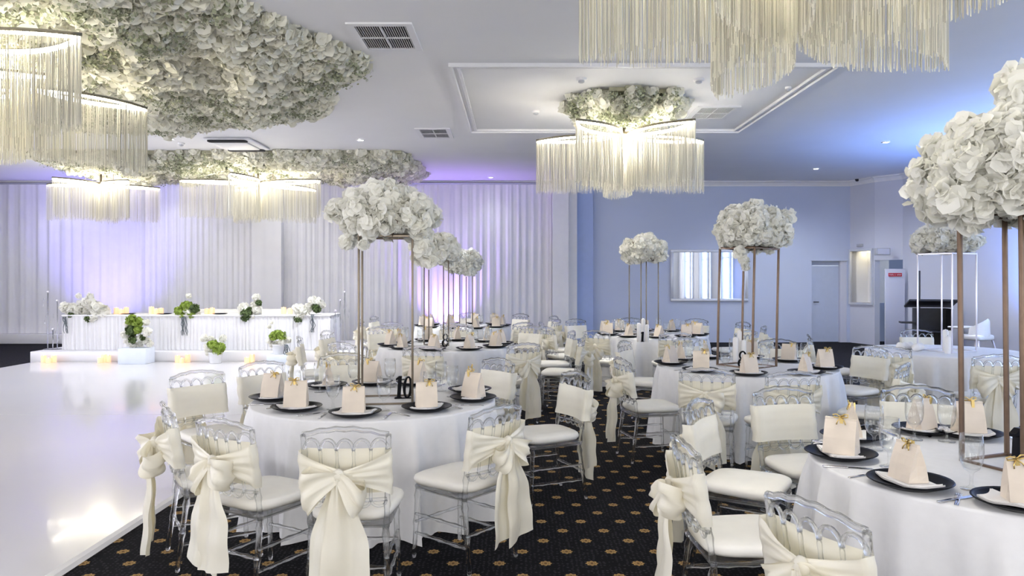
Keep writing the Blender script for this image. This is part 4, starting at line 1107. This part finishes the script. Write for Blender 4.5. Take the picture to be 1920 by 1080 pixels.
centrepiece('mid', (px(818, 9.7), 9.7), R(20), 1.10, .13, 'brass', (-.02, 0, .12), (.26, .26, .17), 75, 2, TABLES['mid'][2], .10)
centrepiece('far', (px(868, 13.56), 13.56), R(30), 1.00, .13, 'brass', (0, 0, .14), (.31, .31, .20), 75, 3, TABLES['far'][2], .10)
centrepiece('t8', (px(1400, 7.41), 7.41), R(38), 1.17, .20, 'rosegold', (.05, 0, .17), (.31, .30, .21), 95, 4, TABLES['t8'][2], .105, (R(.6), R(1.2)), t_=.010, droops=((-.18, -.2, -.06, .08), (-.15, -.25, -.14, .06), (-.12, -.2, -.2, .05)))
centrepiece('mir', (px(1207, 11.6), 11.6), R(25), 1.15, .16, 'brass', (0, 0, .14), (.28, .28, .18), 80, 5, TABLES['mir'][2], .105)
centrepiece('bare', (px(1775, 9.0), 9.0), R(25), 1.17, .22, 'silvertube', (-.02, 0, .16), (.30, .30, .15), 80, 6, TABLES['bare'][2], .105)
centrepiece('near', (2.32, 3.47), R(20), 1.17, .15, 'rosegold', (.0, -.02, .17), (.37, .35, .22), 120, 7, TABLES['near'][2], .112, (0, R(-.8)), t_=.010, droops=((.0, .0, .58, .12), (-.06, -.12, .52, .11), (-.36, -.1, .06, .11), (-.02, -.2, -.04, .10)))

# ------------------------------------------------------------------ table numbers and candles
def ringshape(mb, cx, cz, rx, rz, wx, wz, t, shear, n=28):
    o = [(cx+rx*math.cos(2*PI*k/n), cz+rz*math.sin(2*PI*k/n)) for k in range(n)]
    i_ = [(cx+(rx-wx)*math.cos(2*PI*k/n), cz+(rz-wz)*math.sin(2*PI*k/n)) for k in range(n)]
    def P(p, y): return (p[0]+shear*p[1], y, p[1])
    mb.loft([[P(p, -t) for p in o], [P(p, t) for p in o], [P(p, t) for p in i_], [P(p, -t) for p in i_], [P(p, -t) for p in o]], True, smooth=False)
def slab(mb, pts, t):
    n = len(pts); mb.add([(x, -t, z) for x, z in pts] + [(x, t, z) for x, z in pts],
        [tuple(range(n)), tuple(range(2*n-1, n-1, -1))] + [(k, (k+1) % n, n+(k+1) % n, n+k) for k in range(n)], False)
def digit(ch, dx):
    mb = MB(); t = .014
    if ch == '0': ringshape(mb, dx, .080, .034, .080, .021, .012, t, .06)
    if ch == '1': slab(mb, [(dx-.026, 0), (dx+.026, 0), (dx+.026, .009), (dx+.016, .013), (dx+.026, .162), (dx+.004, .162), (dx-.018, .144), (dx-.018, .132), (dx-.002, .138), (dx-.010, .013), (dx-.026, .009)], t)
    if ch == '8': ringshape(mb, dx, .046, .042, .048, .019, .014, t, .05); ringshape(mb, dx, .124, .034, .042, .016, .013, t, .05)
    return mb
def number(tkey, s, xp, yp, rz, label, sc=1.0):
    X, Y = at(xp, yp, TH)
    t = thing('table_number', label, 'table number', (X, Y, TH+.0005), rz, 'black table numbers'); t.scale = (sc,)*3
    for i, ch in enumerate(s): digit(ch, (i-(len(s)-1)/2)*.062).build('numeral', M['black'], t)
    MB().bevbox(-.03*len(s), .03*len(s), -.02, .02, -.0002, .006, .004).build('foot', M['black'], t)
number('t10', '10', 755, 747, R(10), 'black numeral ten standing at the foot of the brass flower stand')
number('t8', '8', 1391, 690, R(-12), 'black numeral eight standing on its table beside a favour bag', 1.0)
number('near', '1', 1906, 888, R(15), 'black table number cut by the right edge of the picture', 1.25)
number('mir', '1', 1204, 641, R(20), 'black table number among the candles before the wide mirror', .85)
number('mid', '8', 834, 650, R(15), 'black table number on the table right behind table ten', 1.0)
TAPER = MB().lathe([(.001, 0), (1, 0), (1, .92), (.8, .97), (.25, .985), (.2, 1.0), (.001, 1.0)], 12).mesh('wax_body', M['wax'])
WICK = MB().tube([(0, 0, 0), (.002, 0, .018)], .0016, 5).mesh('wick', M['dark'])
def taper(X, Y, h, r_, label):
    t = thing('pillar_candle', label, 'candle', (X, Y, TH+.0005), 0, 'white table candles'); inst('wax_body', TAPER, t, None, None, (r_, r_, h)); inst('wick', WICK, t, (0, 0, h*.99))
for tk, pts, rr_ in (('mir', ((1198, 641, .26), (1206, 640, .32), (1213, 641, .24)), .028), ('t8', ((1379, 681, .27), (1387, 680, .34), (1394, 681, .24)), .028), ('bare', ((1773, 660, .27), (1781, 659, .25), (1777, 663, .20)), .032)):
    for (xp, yp, h), w in zip(pts, ('left', 'middle', 'right') if tk != 'bare' else ('left', 'right', 'shortest')):
        X, Y = at(xp, yp, TH); taper(X, Y, h, rr_, '%s white candle of the three on %s' % (w, TABLES[tk][2]))
